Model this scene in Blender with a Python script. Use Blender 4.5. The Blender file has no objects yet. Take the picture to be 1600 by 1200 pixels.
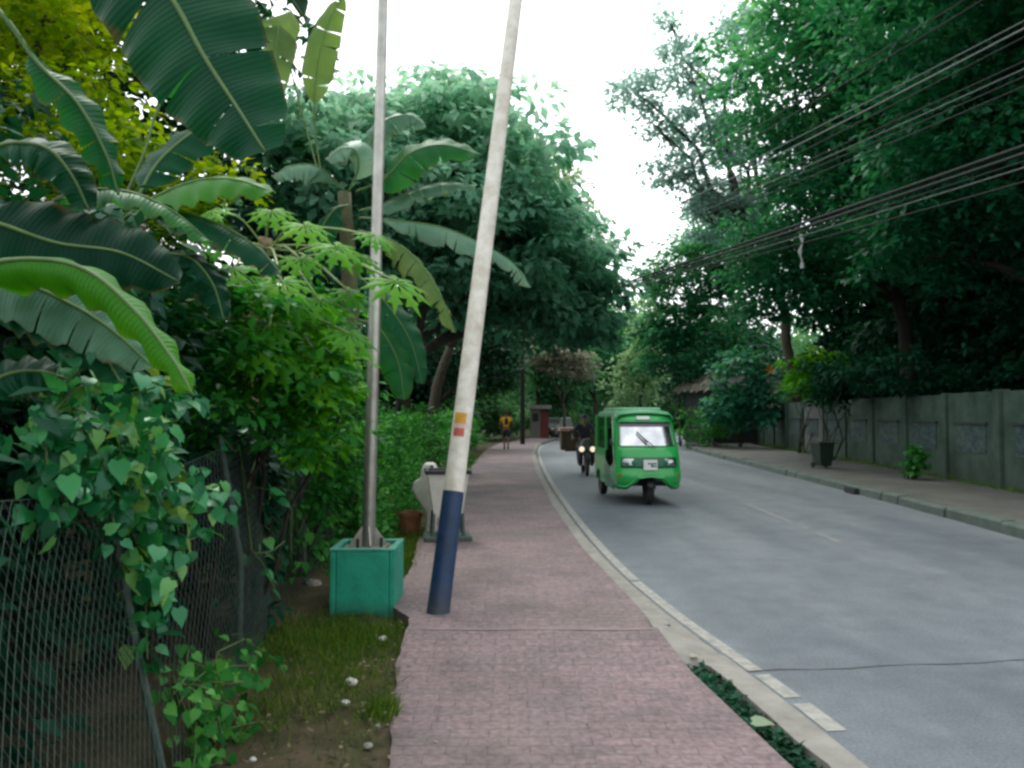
import bpy, bmesh, math, random
import numpy as np
from mathutils import Vector, Matrix, Quaternion

R = math.radians
rng = np.random.default_rng(11)
random.seed(11)
scn = bpy.context.scene
col = scn.collection
F = 1244.0
PITCH = R(2.12)
CAMZ = 1.72

# ------------------------------------------------------------------ helpers
def P(px, py, d):
    """world point seen in direction px,py (1600x1200 photo) at forward distance d"""
    u = (px - 800) / F; v = (600 - py) / F
    yy = math.cos(PITCH) - v * math.sin(PITCH)
    zz = math.sin(PITCH) + v * math.cos(PITCH)
    return Vector((u * d / yy, d, CAMZ + zz * d / yy))

def tag(o, label=None, cat=None, group=None, kind=None):
    if label: o['label'] = label
    if cat: o['category'] = cat
    if group: o['group'] = group
    if kind: o['kind'] = kind
    return o

def empty(name, loc=(0, 0, 0), rz=0.0, label=None, cat=None, group=None):
    o = bpy.data.objects.new(name, None)
    o.empty_display_size = 0.2
    o.location = loc; o.rotation_euler = (0, 0, rz)
    col.objects.link(o)
    return tag(o, label, cat, group)

def link_mesh(name, me, mat, parent=None):
    o = bpy.data.objects.new(name, me)
    if mat: me.materials.append(mat)
    col.objects.link(o)
    if parent: o.parent = parent
    return o

class MB:
    def __init__(s): s.v = []; s.f = []
    def add(s, vs, fs):
        b = len(s.v); s.v += [tuple(p) for p in vs]; s.f += [tuple(b + i for i in f) for f in fs]
    def box(s, c, size, rot=None, taper=1.0):
        hx, hy, hz = size[0] / 2, size[1] / 2, size[2] / 2
        vs = []
        for z, t in ((-hz, 1), (hz, taper)):
            for x, y in ((-hx, -hy), (hx, -hy), (hx, hy), (-hx, hy)):
                p = Vector((x * t, y * t, z))
                if rot is not None: p = rot @ p
                vs.append(p + Vector(c))
        s.add(vs, [(3, 2, 1, 0), (4, 5, 6, 7), (0, 1, 5, 4), (1, 2, 6, 5), (2, 3, 7, 6), (3, 0, 4, 7)])
    def tube(s, pts, rad, n=8, cap=True):
        pts = [Vector(p) for p in pts]
        if not hasattr(rad, '__len__'): rad = [rad] * len(pts)
        prev = None; rings = []
        for i, p in enumerate(pts):
            t = (pts[min(i + 1, len(pts) - 1)] - pts[max(i - 1, 0)])
            if t.length < 1e-9: t = Vector((0, 0, 1))
            t.normalize()
            if prev is None:
                a = Vector((1, 0, 0)) if abs(t.x) < .8 else Vector((0, 1, 0))
                a = (a - t * a.dot(t)).normalized()
            else:
                a = prev - t * prev.dot(t)
                a = a.normalized() if a.length > 1e-6 else Vector((0, 0, 1)).cross(t).normalized()
            prev = a; b = t.cross(a)
            rings.append([p + (a * math.cos(2 * math.pi * k / n) + b * math.sin(2 * math.pi * k / n)) * rad[i] for k in range(n)])
        base = []
        for r in rings: base += r
        fs = []
        for i in range(len(pts) - 1):
            for k in range(n):
                k2 = (k + 1) % n
                fs.append((i * n + k, i * n + k2, (i + 1) * n + k2, (i + 1) * n + k))
        if cap:
            fs.append(tuple(range(n - 1, -1, -1)))
            fs.append(tuple((len(pts) - 1) * n + k for k in range(n)))
        s.add(base, fs)
    def lathe(s, prof, c, n=20, axis='z'):
        vs = []; fs = []
        for (r, h) in prof:
            for k in range(n):
                a = 2 * math.pi * k / n
                if axis == 'z': vs.append((c[0] + r * math.cos(a), c[1] + r * math.sin(a), c[2] + h))
                elif axis == 'x': vs.append((c[0] + h, c[1] + r * math.cos(a), c[2] + r * math.sin(a)))
                else: vs.append((c[0] + r * math.cos(a), c[1] + h, c[2] + r * math.sin(a)))
        for i in range(len(prof) - 1):
            for k in range(n):
                k2 = (k + 1) % n
                fs.append((i * n + k, i * n + k2, (i + 1) * n + k2, (i + 1) * n + k))
        fs.append(tuple(range(n - 1, -1, -1))); fs.append(tuple((len(prof) - 1) * n + k for k in range(n)))
        s.add(vs, fs)
    def grid(s, rows, skip=None, close=False):
        """rows: list of equal-length point lists"""
        n = len(rows[0]); vs = [p for r in rows for p in r]; fs = []
        for i in range(len(rows) - 1):
            for j in range(n - 1):
                if skip and skip(i, j): continue
                fs.append((i * n + j, i * n + j + 1, (i + 1) * n + j + 1, (i + 1) * n + j))
        s.add(vs, fs)
    def prism(s, poly, d0, d1, axis='x'):
        """poly in the plane normal to axis, extruded d0..d1"""
        n = len(poly); vs = []
        for d in (d0, d1):
            for (a, b) in poly:
                vs.append((d, a, b) if axis == 'x' else (a, d, b) if axis == 'y' else (a, b, d))
        fs = [tuple(range(n - 1, -1, -1)), tuple(range(n, 2 * n))]
        for k in range(n): fs.append((k, (k + 1) % n, n + (k + 1) % n, n + k))
        s.add(vs, fs)
    def ball(s, c, r, nu=12, nv=8):
        r = r if hasattr(r, '__len__') else (r, r, r)
        vs = [(c[0], c[1], c[2] - r[2])]; fs = []
        for i in range(1, nv):
            t = math.pi * i / nv
            for k in range(nu):
                a = 2 * math.pi * k / nu
                vs.append((c[0] + r[0] * math.sin(t) * math.cos(a), c[1] + r[1] * math.sin(t) * math.sin(a), c[2] - r[2] * math.cos(t)))
        vs.append((c[0], c[1], c[2] + r[2]))
        for k in range(nu):
            k2 = (k + 1) % nu
            fs.append((0, 1 + k2, 1 + k)); fs.append((len(vs) - 1, 1 + (nv - 2) * nu + k, 1 + (nv - 2) * nu + k2))
            for i in range(nv - 2):
                fs.append((1 + i * nu + k, 1 + i * nu + k2, 1 + (i + 1) * nu + k2, 1 + (i + 1) * nu + k))
        s.add(vs, fs)
    def build(s, name, mat, parent=None, smooth=False, bevel=0, solid=0, fix=True):
        me = bpy.data.meshes.new(name)
        me.from_pydata([tuple(p) for p in s.v], [], s.f)
        if fix:
            bm = bmesh.new(); bm.from_mesh(me)
            if bevel: bmesh.ops.remove_doubles(bm, verts=bm.verts, dist=1e-5)
            bmesh.ops.recalc_face_normals(bm, faces=bm.faces); bm.to_mesh(me); bm.free()
        if smooth: me.polygons.foreach_set('use_smooth', [True] * len(me.polygons))
        o = link_mesh(name, me, mat, parent)
        if smooth and fix:
            me.set_sharp_from_angle(angle=R(42))
        if solid:
            m = o.modifiers.new('thick', 'SOLIDIFY'); m.thickness = solid; m.offset = 0
        if bevel:
            m = o.modifiers.new('bevel', 'BEVEL'); m.width = bevel; m.segments = 2; m.limit_method = 'ANGLE'; m.angle_limit = R(40)
        return o

def np_mesh(name, V, faces_flat, loop_start, loop_total, mat, parent=None, attrs=None, smooth=True):
    me = bpy.data.meshes.new(name)
    me.vertices.add(len(V)); me.vertices.foreach_set('co', np.ascontiguousarray(V, dtype=np.float32).ravel())
    me.loops.add(len(faces_flat)); me.loops.foreach_set('vertex_index', faces_flat.astype(np.int32))
    me.polygons.add(len(loop_start)); me.polygons.foreach_set('loop_start', loop_start.astype(np.int32))
    try: me.polygons.foreach_set('loop_total', loop_total.astype(np.int32))
    except Exception: pass
    me.update(calc_edges=True)
    if smooth: me.polygons.foreach_set('use_smooth', np.ones(len(loop_start), dtype=bool))
    for k, a in (attrs or {}).items():
        at = me.attributes.new(k, 'FLOAT', 'POINT'); at.data.foreach_set('value', a.astype(np.float32))
    return link_mesh(name, me, mat, parent)

# ------------------------------------------------------------------ materials
def newmat(name):
    m = bpy.data.materials.new(name); m.use_nodes = True
    nt = m.node_tree; nt.nodes.clear()
    out = nt.nodes.new('ShaderNodeOutputMaterial')
    return m, nt, out
def N(nt, t, **kw):
    n = nt.nodes.new(t)
    for k, v in kw.items():
        if k in n.inputs.keys() if hasattr(n.inputs, 'keys') else False: n.inputs[k].default_value = v
        else: setattr(n, k, v)
    return n
def rgba(c): return (c[0], c[1], c[2], 1)
def ramp(nt, stops):
    r = nt.nodes.new('ShaderNodeValToRGB'); e = r.color_ramp.elements
    e[0].position, e[0].color = stops[0][0], rgba(stops[0][1])
    e[1].position, e[1].color = stops[-1][0], rgba(stops[-1][1])
    for p, c in stops[1:-1]:
        x = e.new(p); x.color = rgba(c)
    return r

def mat_basic(name, c, rough=.6, metal=0.0, noise=.25, scale=6, spec=.5, bump=0.0, c2=None, coat=0.0, grime=None):
    m, nt, out = newmat(name); L = nt.links.new
    b = nt.nodes.new('ShaderNodeBsdfPrincipled')
    b.inputs['Roughness'].default_value = rough; b.inputs['Metallic'].default_value = metal
    b.inputs['Specular IOR Level'].default_value = spec; b.inputs['Coat Weight'].default_value = coat
    tc = nt.nodes.new('ShaderNodeTexCoord')
    n = nt.nodes.new('ShaderNodeTexNoise'); n.inputs['Scale'].default_value = scale; n.inputs['Detail'].default_value = 6; n.inputs['Roughness'].default_value = .65
    L(tc.outputs['Object'], n.inputs['Vector'])
    c2 = c2 or tuple(x * (1 - noise) for x in c)
    r = ramp(nt, [(.3, c2), (.62, c)])
    L(n.outputs['Fac'], r.inputs['Fac'])
    last = r.outputs['Color']
    if grime:   # darker, dirtier toward the bottom (object z from grime[0] to grime[1])
        sx = nt.nodes.new('ShaderNodeSeparateXYZ'); L(tc.outputs['Object'], sx.inputs[0])
        mr = nt.nodes.new('ShaderNodeMapRange'); mr.inputs['From Min'].default_value = grime[0]; mr.inputs['From Max'].default_value = grime[1]
        mr.inputs['To Min'].default_value = grime[3] if len(grime) > 3 else .75; mr.inputs['To Max'].default_value = 0
        L(sx.outputs['Z'], mr.inputs['Value'])
        n2 = nt.nodes.new('ShaderNodeTexNoise'); n2.inputs['Scale'].default_value = scale * 2.3; n2.inputs['Detail'].default_value = 5
        L(tc.outputs['Object'], n2.inputs['Vector'])
        mu = nt.nodes.new('ShaderNodeMath'); mu.operation = 'MULTIPLY'; L(mr.outputs[0], mu.inputs[0]); L(n2.outputs['Fac'], mu.inputs[1])
        mx = nt.nodes.new('ShaderNodeMix'); mx.data_type = 'RGBA'; L(mu.outputs[0], mx.inputs['Factor'])
        L(last, mx.inputs[6]); mx.inputs[7].default_value = rgba(grime[2]); last = mx.outputs[2]
    L(last, b.inputs['Base Color'])
    if bump:
        bp = nt.nodes.new('ShaderNodeBump'); bp.inputs['Strength'].default_value = bump; bp.inputs['Distance'].default_value = .02
        n3 = nt.nodes.new('ShaderNodeTexNoise'); n3.inputs['Scale'].default_value = scale * 6; n3.inputs['Detail'].default_value = 5
        L(tc.outputs['Object'], n3.inputs['Vector']); L(n3.outputs['Fac'], bp.inputs['Height']); L(bp.outputs[0], b.inputs['Normal'])
    L(b.outputs[0], out.inputs[0])
    return m

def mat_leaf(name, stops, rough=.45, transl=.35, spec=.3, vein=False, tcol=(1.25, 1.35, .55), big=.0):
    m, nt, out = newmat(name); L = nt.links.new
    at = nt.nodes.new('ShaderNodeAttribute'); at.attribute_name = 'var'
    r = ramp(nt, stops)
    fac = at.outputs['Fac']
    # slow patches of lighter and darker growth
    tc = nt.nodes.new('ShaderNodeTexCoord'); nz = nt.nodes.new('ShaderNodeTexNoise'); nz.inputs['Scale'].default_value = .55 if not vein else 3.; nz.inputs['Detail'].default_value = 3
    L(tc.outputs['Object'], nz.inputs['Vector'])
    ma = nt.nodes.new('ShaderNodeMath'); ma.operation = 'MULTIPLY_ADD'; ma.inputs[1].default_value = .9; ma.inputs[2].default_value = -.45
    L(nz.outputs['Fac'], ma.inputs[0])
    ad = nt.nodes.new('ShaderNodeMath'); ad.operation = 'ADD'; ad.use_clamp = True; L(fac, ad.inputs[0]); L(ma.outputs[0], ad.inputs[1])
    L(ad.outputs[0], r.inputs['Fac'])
    b = nt.nodes.new('ShaderNodeBsdfPrincipled'); b.inputs['Roughness'].default_value = rough; b.inputs['Specular IOR Level'].default_value = spec; b.inputs['Specular Tint'].default_value = (.45, .95, .72, 1)
    last = r.outputs['Color']
    if vein:
        av = nt.nodes.new('ShaderNodeAttribute'); av.attribute_name = 'vein'
        mu = nt.nodes.new('ShaderNodeMath'); mu.operation = 'MULTIPLY'; mu.inputs[1].default_value = 330; L(av.outputs['Fac'], mu.inputs[0])
        si = nt.nodes.new('ShaderNodeMath'); si.operation = 'SINE'; L(mu.outputs[0], si.inputs[0])
        bp = nt.nodes.new('ShaderNodeBump'); bp.inputs['Strength'].default_value = .14; bp.inputs['Distance'].default_value = .01
        L(si.outputs[0], bp.inputs['Height']); L(bp.outputs[0], b.inputs['Normal'])
        mr = nt.nodes.new('ShaderNodeMapRange'); mr.inputs['From Min'].default_value = -1; mr.inputs['To Min'].default_value = .92; mr.inputs['To Max'].default_value = 1.04
        L(si.outputs[0], mr.inputs['Value'])
        mm = nt.nodes.new('ShaderNodeVectorMath'); mm.operation = 'SCALE'; L(last, mm.inputs[0]); L(mr.outputs[0], mm.inputs['Scale']); last = mm.outputs[0]
        ae = nt.nodes.new('ShaderNodeAttribute'); ae.attribute_name = 'edge'
        ne = nt.nodes.new('ShaderNodeTexNoise'); ne.inputs['Scale'].default_value = 9; ne.inputs['Detail'].default_value = 4; L(tc.outputs['Object'], ne.inputs['Vector'])
        me_ = nt.nodes.new('ShaderNodeMath'); me_.operation = 'MULTIPLY_ADD'; me_.inputs[1].default_value = .55; L(ne.outputs['Fac'], me_.inputs[0]); L(ae.outputs['Fac'], me_.inputs[2])
        mre = nt.nodes.new('ShaderNodeMapRange'); mre.inputs['From Min'].default_value = 1.18; mre.inputs['From Max'].default_value = 1.36; mre.inputs['To Max'].default_value = .85; L(me_.outputs[0], mre.inputs['Value'])
        mxe = nt.nodes.new('ShaderNodeMix'); mxe.data_type = 'RGBA'; L(mre.outputs[0], mxe.inputs['Factor']); L(last, mxe.inputs[6]); mxe.inputs[7].default_value = (.13, .085, .03, 1); last = mxe.outputs[2]
    L(last, b.inputs['Base Color'])
    t = nt.nodes.new('ShaderNodeBsdfTranslucent')
    vm = nt.nodes.new('ShaderNodeVectorMath'); vm.operation = 'MULTIPLY'; vm.inputs[1].default_value = tcol
    L(last, vm.inputs[0]); L(vm.outputs[0], t.inputs['Color'])
    mx = nt.nodes.new('ShaderNodeMixShader'); mx.inputs[0].default_value = transl
    L(b.outputs[0], mx.inputs[1]); L(t.outputs[0], mx.inputs[2]); L(mx.outputs[0], out.inputs[0])
    return m

M = {}
# foliage palettes (teal-leaning greens, as in the photo)
M['leaf_broad'] = mat_leaf('leaf_broad', [(0, (.05, .17, .10)), (.35, (.14, .36, .24)), (.7, (.34, .57, .44)), (1, (.58, .74, .62))], rough=.5, transl=.58, tcol=(1.05, 1.2, 1.0))  # upper tones paled: bright haze around the sky put into leaf colour
M['leaf_hazy'] = mat_leaf('leaf_hazy', [(0, (.16, .28, .16)), (.5, (.30, .44, .27)), (1, (.48, .60, .40))], rough=.55, transl=.55, tcol=(1.1, 1.2, .8))  # haze of the distant crowns painted in as pale leaf tones
M['leaf_dark'] = mat_leaf('leaf_dark', [(0, (.002, .022, .011)), (.5, (.006, .055, .028)), (1, (.025, .14, .065))], rough=.55, transl=.3)  # near-black green: deep shade of the thickets put into the colour
M['leaf_right'] = mat_leaf('leaf_right', [(0, (.008, .085, .042)), (.45, (.04, .22, .11)), (.85, (.16, .44, .24)), (1, (.30, .48, .14))], rough=.5, transl=.48, tcol=(1.1, 1.3, .7))
M['leaf_right_dark'] = mat_leaf('leaf_right_dark', [(0, (.004, .055, .026)), (.5, (.018, .145, .07)), (1, (.09, .33, .17))], rough=.5, transl=.42, tcol=(1.1, 1.3, .7))  # darker copy of leaf_right: dim upper-right corner put into the colour
M['leaf_feather'] = mat_leaf('leaf_feather', [(0, (.16, .30, .26)), (.5, (.30, .47, .41)), (1, (.52, .66, .59))], rough=.6, transl=.6, tcol=(1, 1.1, 1))  # haze against the sky painted in as pale bluish leaves
M['leaf_far'] = mat_leaf('leaf_far', [(0, (.03, .13, .07)), (.5, (.10, .26, .14)), (1, (.26, .44, .22))], rough=.6, transl=.45)
M['leaf_tan'] = mat_leaf('leaf_tan', [(0, (.14, .15, .10)), (.5, (.28, .26, .20)), (1, (.48, .42, .36))], rough=.7, transl=.3, tcol=(1, 1, .9))
M['leaf_yellow'] = mat_leaf('leaf_yellow', [(0, (.03, .11, .006)), (.45, (.22, .38, .01)), (1, (.68, .72, .03))], rough=.55, transl=.6, tcol=(1.4, 1.3, .3))
M['leaf_vine'] = mat_leaf('leaf_vine', [(0, (.006, .08, .03)), (.45, (.02, .20, .06)), (.8, (.07, .36, .12)), (1, (.30, .46, .09))], rough=.30, transl=.4, spec=.9)
M['leaf_hedge'] = mat_leaf('leaf_hedge', [(0, (.008, .09, .015)), (.5, (.035, .22, .035)), (1, (.14, .44, .09))], rough=.48, transl=.42)
M['leaf_teal'] = mat_leaf('leaf_teal', [(0, (.012, .11, .07)), (.5, (.04, .22, .14)), (1, (.12, .38, .27))], rough=.45, transl=.35)
M['leaf_lime'] = mat_leaf('leaf_lime', [(0, (.02, .15, .006)), (.5, (.09, .34, .012)), (1, (.26, .58, .04))], rough=.45, transl=.5, tcol=(1.3, 1.3, .3))
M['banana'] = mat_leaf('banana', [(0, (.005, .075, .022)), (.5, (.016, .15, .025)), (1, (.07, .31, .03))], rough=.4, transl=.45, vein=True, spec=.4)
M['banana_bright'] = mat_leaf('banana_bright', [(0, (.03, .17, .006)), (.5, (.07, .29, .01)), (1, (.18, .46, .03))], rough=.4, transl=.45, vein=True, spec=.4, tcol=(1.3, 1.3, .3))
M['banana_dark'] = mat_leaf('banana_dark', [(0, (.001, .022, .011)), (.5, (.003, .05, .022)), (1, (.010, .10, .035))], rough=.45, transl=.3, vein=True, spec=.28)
M['banana_grey'] = mat_leaf('banana_grey', [(0, (.06, .16, .10)), (.5, (.15, .30, .20)), (1, (.32, .48, .36))], rough=.35, transl=.4, vein=True, spec=.6, tcol=(1.1, 1.15, .8))
M['banana_pale'] = mat_leaf('banana_pale', [(0, (.08, .18, .04)), (.5, (.18, .30, .09)), (1, (.32, .44, .17))], rough=.45, transl=.55, vein=True, tcol=(1.25, 1.2, .7))
M['grass'] = mat_leaf('grass', [(0, (.025, .075, .006)), (.5, (.075, .16, .014)), (1, (.22, .27, .05))], rough=.6, transl=.35)
M['bark'] = mat_basic('bark', (.09, .075, .055), .9, noise=.6, scale=9, bump=.6)
M['bark_dark'] = mat_basic('bark_dark', (.035, .03, .022), .95, noise=.6, scale=9, bump=.6)
M['papaya_bark'] = mat_basic('papaya_bark', (.36, .27, .17), .85, noise=.55, scale=14, bump=.5)
M['stalk'] = mat_basic('stalk', (.10, .17, .05), .55, noise=.5, scale=10)
M['stalk_pale'] = mat_basic('stalk_pale', (.30, .38, .14), .5, noise=.3, scale=10)
M['rib_green'] = mat_basic('rib_green', (.10, .20, .045), .5, noise=.3, scale=10)
M['stem_banana'] = mat_basic('stem_banana', (.13, .15, .06), .6, noise=.6, scale=5, c2=(.06, .045, .02))

def mat_road():
    m, nt, out = newmat('asphalt'); L = nt.links.new
    b = nt.nodes.new('ShaderNodeBsdfPrincipled'); b.inputs['Roughness'].default_value = .62; b.inputs['Specular IOR Level'].default_value = .45
    tc = nt.nodes.new('ShaderNodeTexCoord')
    n1 = N(nt, 'ShaderNodeTexNoise'); n1.inputs['Scale'].default_value = .35; n1.inputs['Detail'].default_value = 5
    mp = nt.nodes.new('ShaderNodeMapping'); mp.inputs['Scale'].default_value = (2.2, .35, 1); L(tc.outputs['Object'], mp.inputs[0]); L(mp.outputs[0], n1.inputs['Vector'])
    n2 = N(nt, 'ShaderNodeTexNoise'); n2.inputs['Scale'].default_value = 55; n2.inputs['Detail'].default_value = 4; L(tc.outputs['Object'], n2.inputs['Vector'])
    n3 = N(nt, 'ShaderNodeTexNoise'); n3.inputs['Scale'].default_value = 2.2; n3.inputs['Detail'].default_value = 8; n3.inputs['Roughness'].default_value = .7; L(tc.outputs['Object'], n3.inputs['Vector'])
    r1 = ramp(nt, [(.28, (.095, .118, .138)), (.5, (.145, .170, .190)), (.72, (.19, .214, .234))]); L(n1.outputs['Fac'], r1.inputs['Fac'])
    r2 = ramp(nt, [(.3, (.72, .72, .72)), (.7, (1.2, 1.2, 1.2))]); L(n2.outputs['Fac'], r2.inputs['Fac'])
    r3 = ramp(nt, [(.3, (.75, .75, .76)), (.65, (1.1, 1.1, 1.09))]); L(n3.outputs['Fac'], r3.inputs['Fac'])
    m1 = N(nt, 'ShaderNodeMix', data_type='RGBA', blend_type='MULTIPLY'); m1.inputs['Factor'].default_value = 1
    L(r1.outputs[0], m1.inputs[6]); L(r2.outputs[0], m1.inputs[7])
    m2 = N(nt, 'ShaderNodeMix', data_type='RGBA', blend_type='MULTIPLY'); m2.inputs['Factor'].default_value = 1
    L(m1.outputs[2], m2.inputs[6]); L(r3.outputs[0], m2.inputs[7])
    L(m2.outputs[2], b.inputs['Base Color'])
    bp = nt.nodes.new('ShaderNodeBump'); bp.inputs['Strength'].default_value = .4; bp.inputs['Distance'].default_value = .01
    L(n2.outputs['Fac'], bp.inputs['Height']); L(bp.outputs[0], b.inputs['Normal'])
    L(b.outputs[0], out.inputs[0]); return m
M['road'] = mat_road()

def mat_pavers(name, c1, c2, mortar, scale=1.0, moss=(.09, .10, .07)):
    m, nt, out = newmat(name); L = nt.links.new
    b = nt.nodes.new('ShaderNodeBsdfPrincipled'); b.inputs['Roughness'].default_value = .7
    tc = nt.nodes.new('ShaderNodeTexCoord')
    br = nt.nodes.new('ShaderNodeTexBrick'); br.inputs['Scale'].default_value = scale
    br.inputs['Brick Width'].default_value = .21; br.inputs['Row Height'].default_value = .105; br.inputs['Mortar Size'].default_value = .005
    br.inputs['Mortar Smooth'].default_value = .4; br.inputs['Bias'].default_value = -.1
    # slightly wobbly rows
    n0 = nt.nodes.new('ShaderNodeTexNoise'); n0.inputs['Scale'].default_value = 3; L(tc.outputs['Object'], n0.inputs['Vector'])
    vm = nt.nodes.new('ShaderNodeVectorMath'); vm.operation = 'MULTIPLY_ADD'; vm.inputs[1].default_value = (.03, .03, 0); L(n0.outputs['Color'], vm.inputs[0]); L(tc.outputs['Object'], vm.inputs[2])
    L(vm.outputs[0], br.inputs['Vector'])
    br.inputs['Color1'].default_value = rgba(c1); br.inputs['Color2'].default_value = rgba(c2); br.inputs['Mortar'].default_value = rgba(mortar)
    n1 = nt.nodes.new('ShaderNodeTexNoise'); n1.inputs['Scale'].default_value = 1.1; n1.inputs['Detail'].default_value = 8; n1.inputs['Roughness'].default_value = .7; L(tc.outputs['Object'], n1.inputs['Vector'])
    r1 = ramp(nt, [(.28, (.5, .52, .5)), (.5, (.95, .93, .92)), (.72, (1.3, 1.25, 1.24))]); L(n1.outputs['Fac'], r1.inputs['Fac'])
    m1 = N(nt, 'ShaderNodeMix', data_type='RGBA', blend_type='MULTIPLY'); m1.inputs['Factor'].default_value = 1
    L(br.outputs['Color'], m1.inputs[6]); L(r1.outputs[0], m1.inputs[7])
    n2 = nt.nodes.new('ShaderNodeTexNoise'); n2.inputs['Scale'].default_value = 28; n2.inputs['Detail'].default_value = 5; L(tc.outputs['Object'], n2.inputs['Vector'])
    r2 = ramp(nt, [(.35, (.66, .66, .66)), (.7, (1.18, 1.18, 1.18))]); L(n2.outputs['Fac'], r2.inputs['Fac'])
    m2 = N(nt, 'ShaderNodeMix', data_type='RGBA', blend_type='MULTIPLY'); m2.inputs['Factor'].default_value = 1
    L(m1.outputs[2], m2.inputs[6]); L(r2.outputs[0], m2.inputs[7])
    n3 = nt.nodes.new('ShaderNodeTexNoise'); n3.inputs['Scale'].default_value = .45; n3.inputs['Detail'].default_value = 4; L(tc.outputs['Object'], n3.inputs['Vector'])
    r3 = ramp(nt, [(.5, (0, 0, 0)), (.72, (.6, .6, .6))]); L(n3.outputs['Fac'], r3.inputs['Fac'])
    m3 = N(nt, 'ShaderNodeMix', data_type='RGBA'); L(r3.outputs[0], m3.inputs['Factor']); L(m2.outputs[2], m3.inputs[6]); m3.inputs[7].default_value = rgba(moss)
    L(m3.outputs[2], b.inputs['Base Color'])
    bp = nt.nodes.new('ShaderNodeBump'); bp.inputs['Strength'].default_value = .5; bp.inputs['Distance'].default_value = .008; bp.invert = True
    L(br.outputs['Fac'], bp.inputs['Height']); L(bp.outputs[0], b.inputs['Normal'])
    L(b.outputs[0], out.inputs[0]); return m
M['pavers'] = mat_pavers('pavers', (.25, .178, .186), (.205, .158, .168), (.165, .13, .137))
M['pavers_grey'] = mat_pavers('pavers_grey', (.125, .13, .115), (.105, .112, .10), (.075, .08, .07))
M['concrete'] = mat_basic('concrete', (.30, .29, .26), .85, noise=.4, scale=3, bump=.3)
M['concrete_kerb'] = mat_basic('concrete_kerb', (.095, .125, .11), .85, noise=.6, scale=4, bump=.4, c2=(.06, .085, .07))
M['wall'] = mat_basic('wall', (.075, .11, .09), .9, spec=.12, noise=.5, scale=1.6, bump=.35, c2=(.032, .058, .046), grime=(-.1, 1.1, (.045, .06, .03)))
M['wall_light'] = mat_basic('wall_light', (.13, .14, .125), .88, noise=.35, scale=1.6, bump=.3, grime=(-.1, .9, (.08, .09, .06)))
M['wall_dark'] = mat_basic('wall_dark', (.035, .045, .04), .9, noise=.4, scale=3)
M['soil'] = mat_basic('soil', (.13, .10, .065), .95, spec=.1, noise=.55, scale=2.2, bump=.8, c2=(.035, .042, .02))
M['ground'] = mat_basic('ground', (.02, .035, .012), .95, spec=.05, noise=.6, scale=.8, bump=.5, c2=(.02, .022, .012))
M['gutter'] = mat_basic('gutter', (.03, .035, .025), .9, noise=.6, scale=8)
M['paint_line'] = mat_basic('paint_line', (.37, .365, .33), .75, noise=.55, scale=11, c2=(.19, .195, .19))
M['paint_faint'] = mat_basic('paint_faint', (.235, .24, .24), .75, noise=.6, scale=5, c2=(.15, .162, .17))
M['seam'] = mat_basic('seam', (.26, .205, .20), .85, noise=.5, scale=9, c2=(.17, .135, .138))
M['sun_strip'] = mat_basic('sun_strip', (.16, .14, .20), .3)
M['crack'] = mat_basic('crack', (.085, .09, .095), .9, noise=.3)
M['galv'] = mat_basic('galv', (.58, .57, .52), .42, metal=.75, noise=.35, scale=5, grime=(-.2, 2.4, (.17, .14, .10), .9))
M['wire'] = mat_basic('wire', (.09, .135, .115), .5, metal=.5, noise=.4, scale=20)
M['cable'] = mat_basic('cable', (.018, .022, .023), .7, noise=.2)
M['cable_light'] = mat_basic('cable_light', (.09, .11, .11), .4, noise=.2)
M['teal_box'] = mat_basic('teal_box', (.02, .40, .26), .6, noise=.4, scale=5, bump=.2, c2=(.014, .26, .18), grime=(0, .14, (.04, .06, .025)))
M['teal_rim'] = mat_basic('teal_rim', (.10, .42, .31), .6, noise=.4, scale=9)
M['pole_white'] = mat_basic('pole_white', (.90, .87, .79), .5, c2=(.60, .53, .43), scale=6, bump=.1)
M['pole_blue'] = mat_basic('pole_blue', (.016, .05, .13), .5, noise=.45, scale=8, grime=(0, .32, (.07, .075, .06), 1.4))
M['sticker_yellow'] = mat_basic('sticker_yellow', (.75, .38, .03), .5, noise=.3, scale=25)
M['sticker_red'] = mat_basic('sticker_red', (.62, .13, .10), .5, noise=.3, scale=25)
M['sticker_pink'] = mat_basic('sticker_pink', (.78, .55, .50), .5, noise=.2, scale=25)
M['white_paint'] = mat_basic('white_paint', (.74, .72, .66), .55, noise=.25, scale=5, grime=(0, .5, (.25, .22, .16)))
M['black_rim'] = mat_basic('black_rim', (.02, .02, .022), .5)
M['terracotta'] = mat_basic('terracotta', (.30, .13, .06), .8, noise=.4, scale=8)
M['bin_green'] = mat_basic('bin_green', (.012, .03, .02), .5, noise=.3)
M['stone'] = mat_basic('stone', (.36, .33, .29), .9, noise=.5, scale=12, bump=.4)
M['stone_white'] = mat_basic('stone_white', (.72, .70, .64), .8, noise=.3, scale=12)
M['thatch'] = mat_basic('thatch', (.36, .37, .35), .9, noise=.6, scale=18, bump=.8)
M['trike'] = mat_basic('trike_paint', (.022, .42, .085), .28, noise=.12, scale=2.5, coat=.5, grime=(.15, .7, (.03, .10, .04), .7))
M['trike_roof'] = mat_basic('trike_roof', (.09, .42, .17), .38, noise=.15, scale=3, coat=.3)
M['trike_dark'] = mat_basic('trike_dark', (.010, .12, .06), .35, noise=.2, scale=4, coat=.2)
M['trike_teal'] = mat_basic('trike_teal', (.015, .14, .09), .35, noise=.25, scale=4, coat=.3)
M['black_plastic'] = mat_basic('black_plastic', (.012, .012, .014), .45)
M['rubber'] = mat_basic('rubber', (.016, .016, .016), .85, noise=.3, scale=15)
M['steel'] = mat_basic('steel', (.45, .45, .45), .35, metal=.9)
M['plate'] = mat_basic('plate', (.80, .80, .78), .5, noise=.08)
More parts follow.
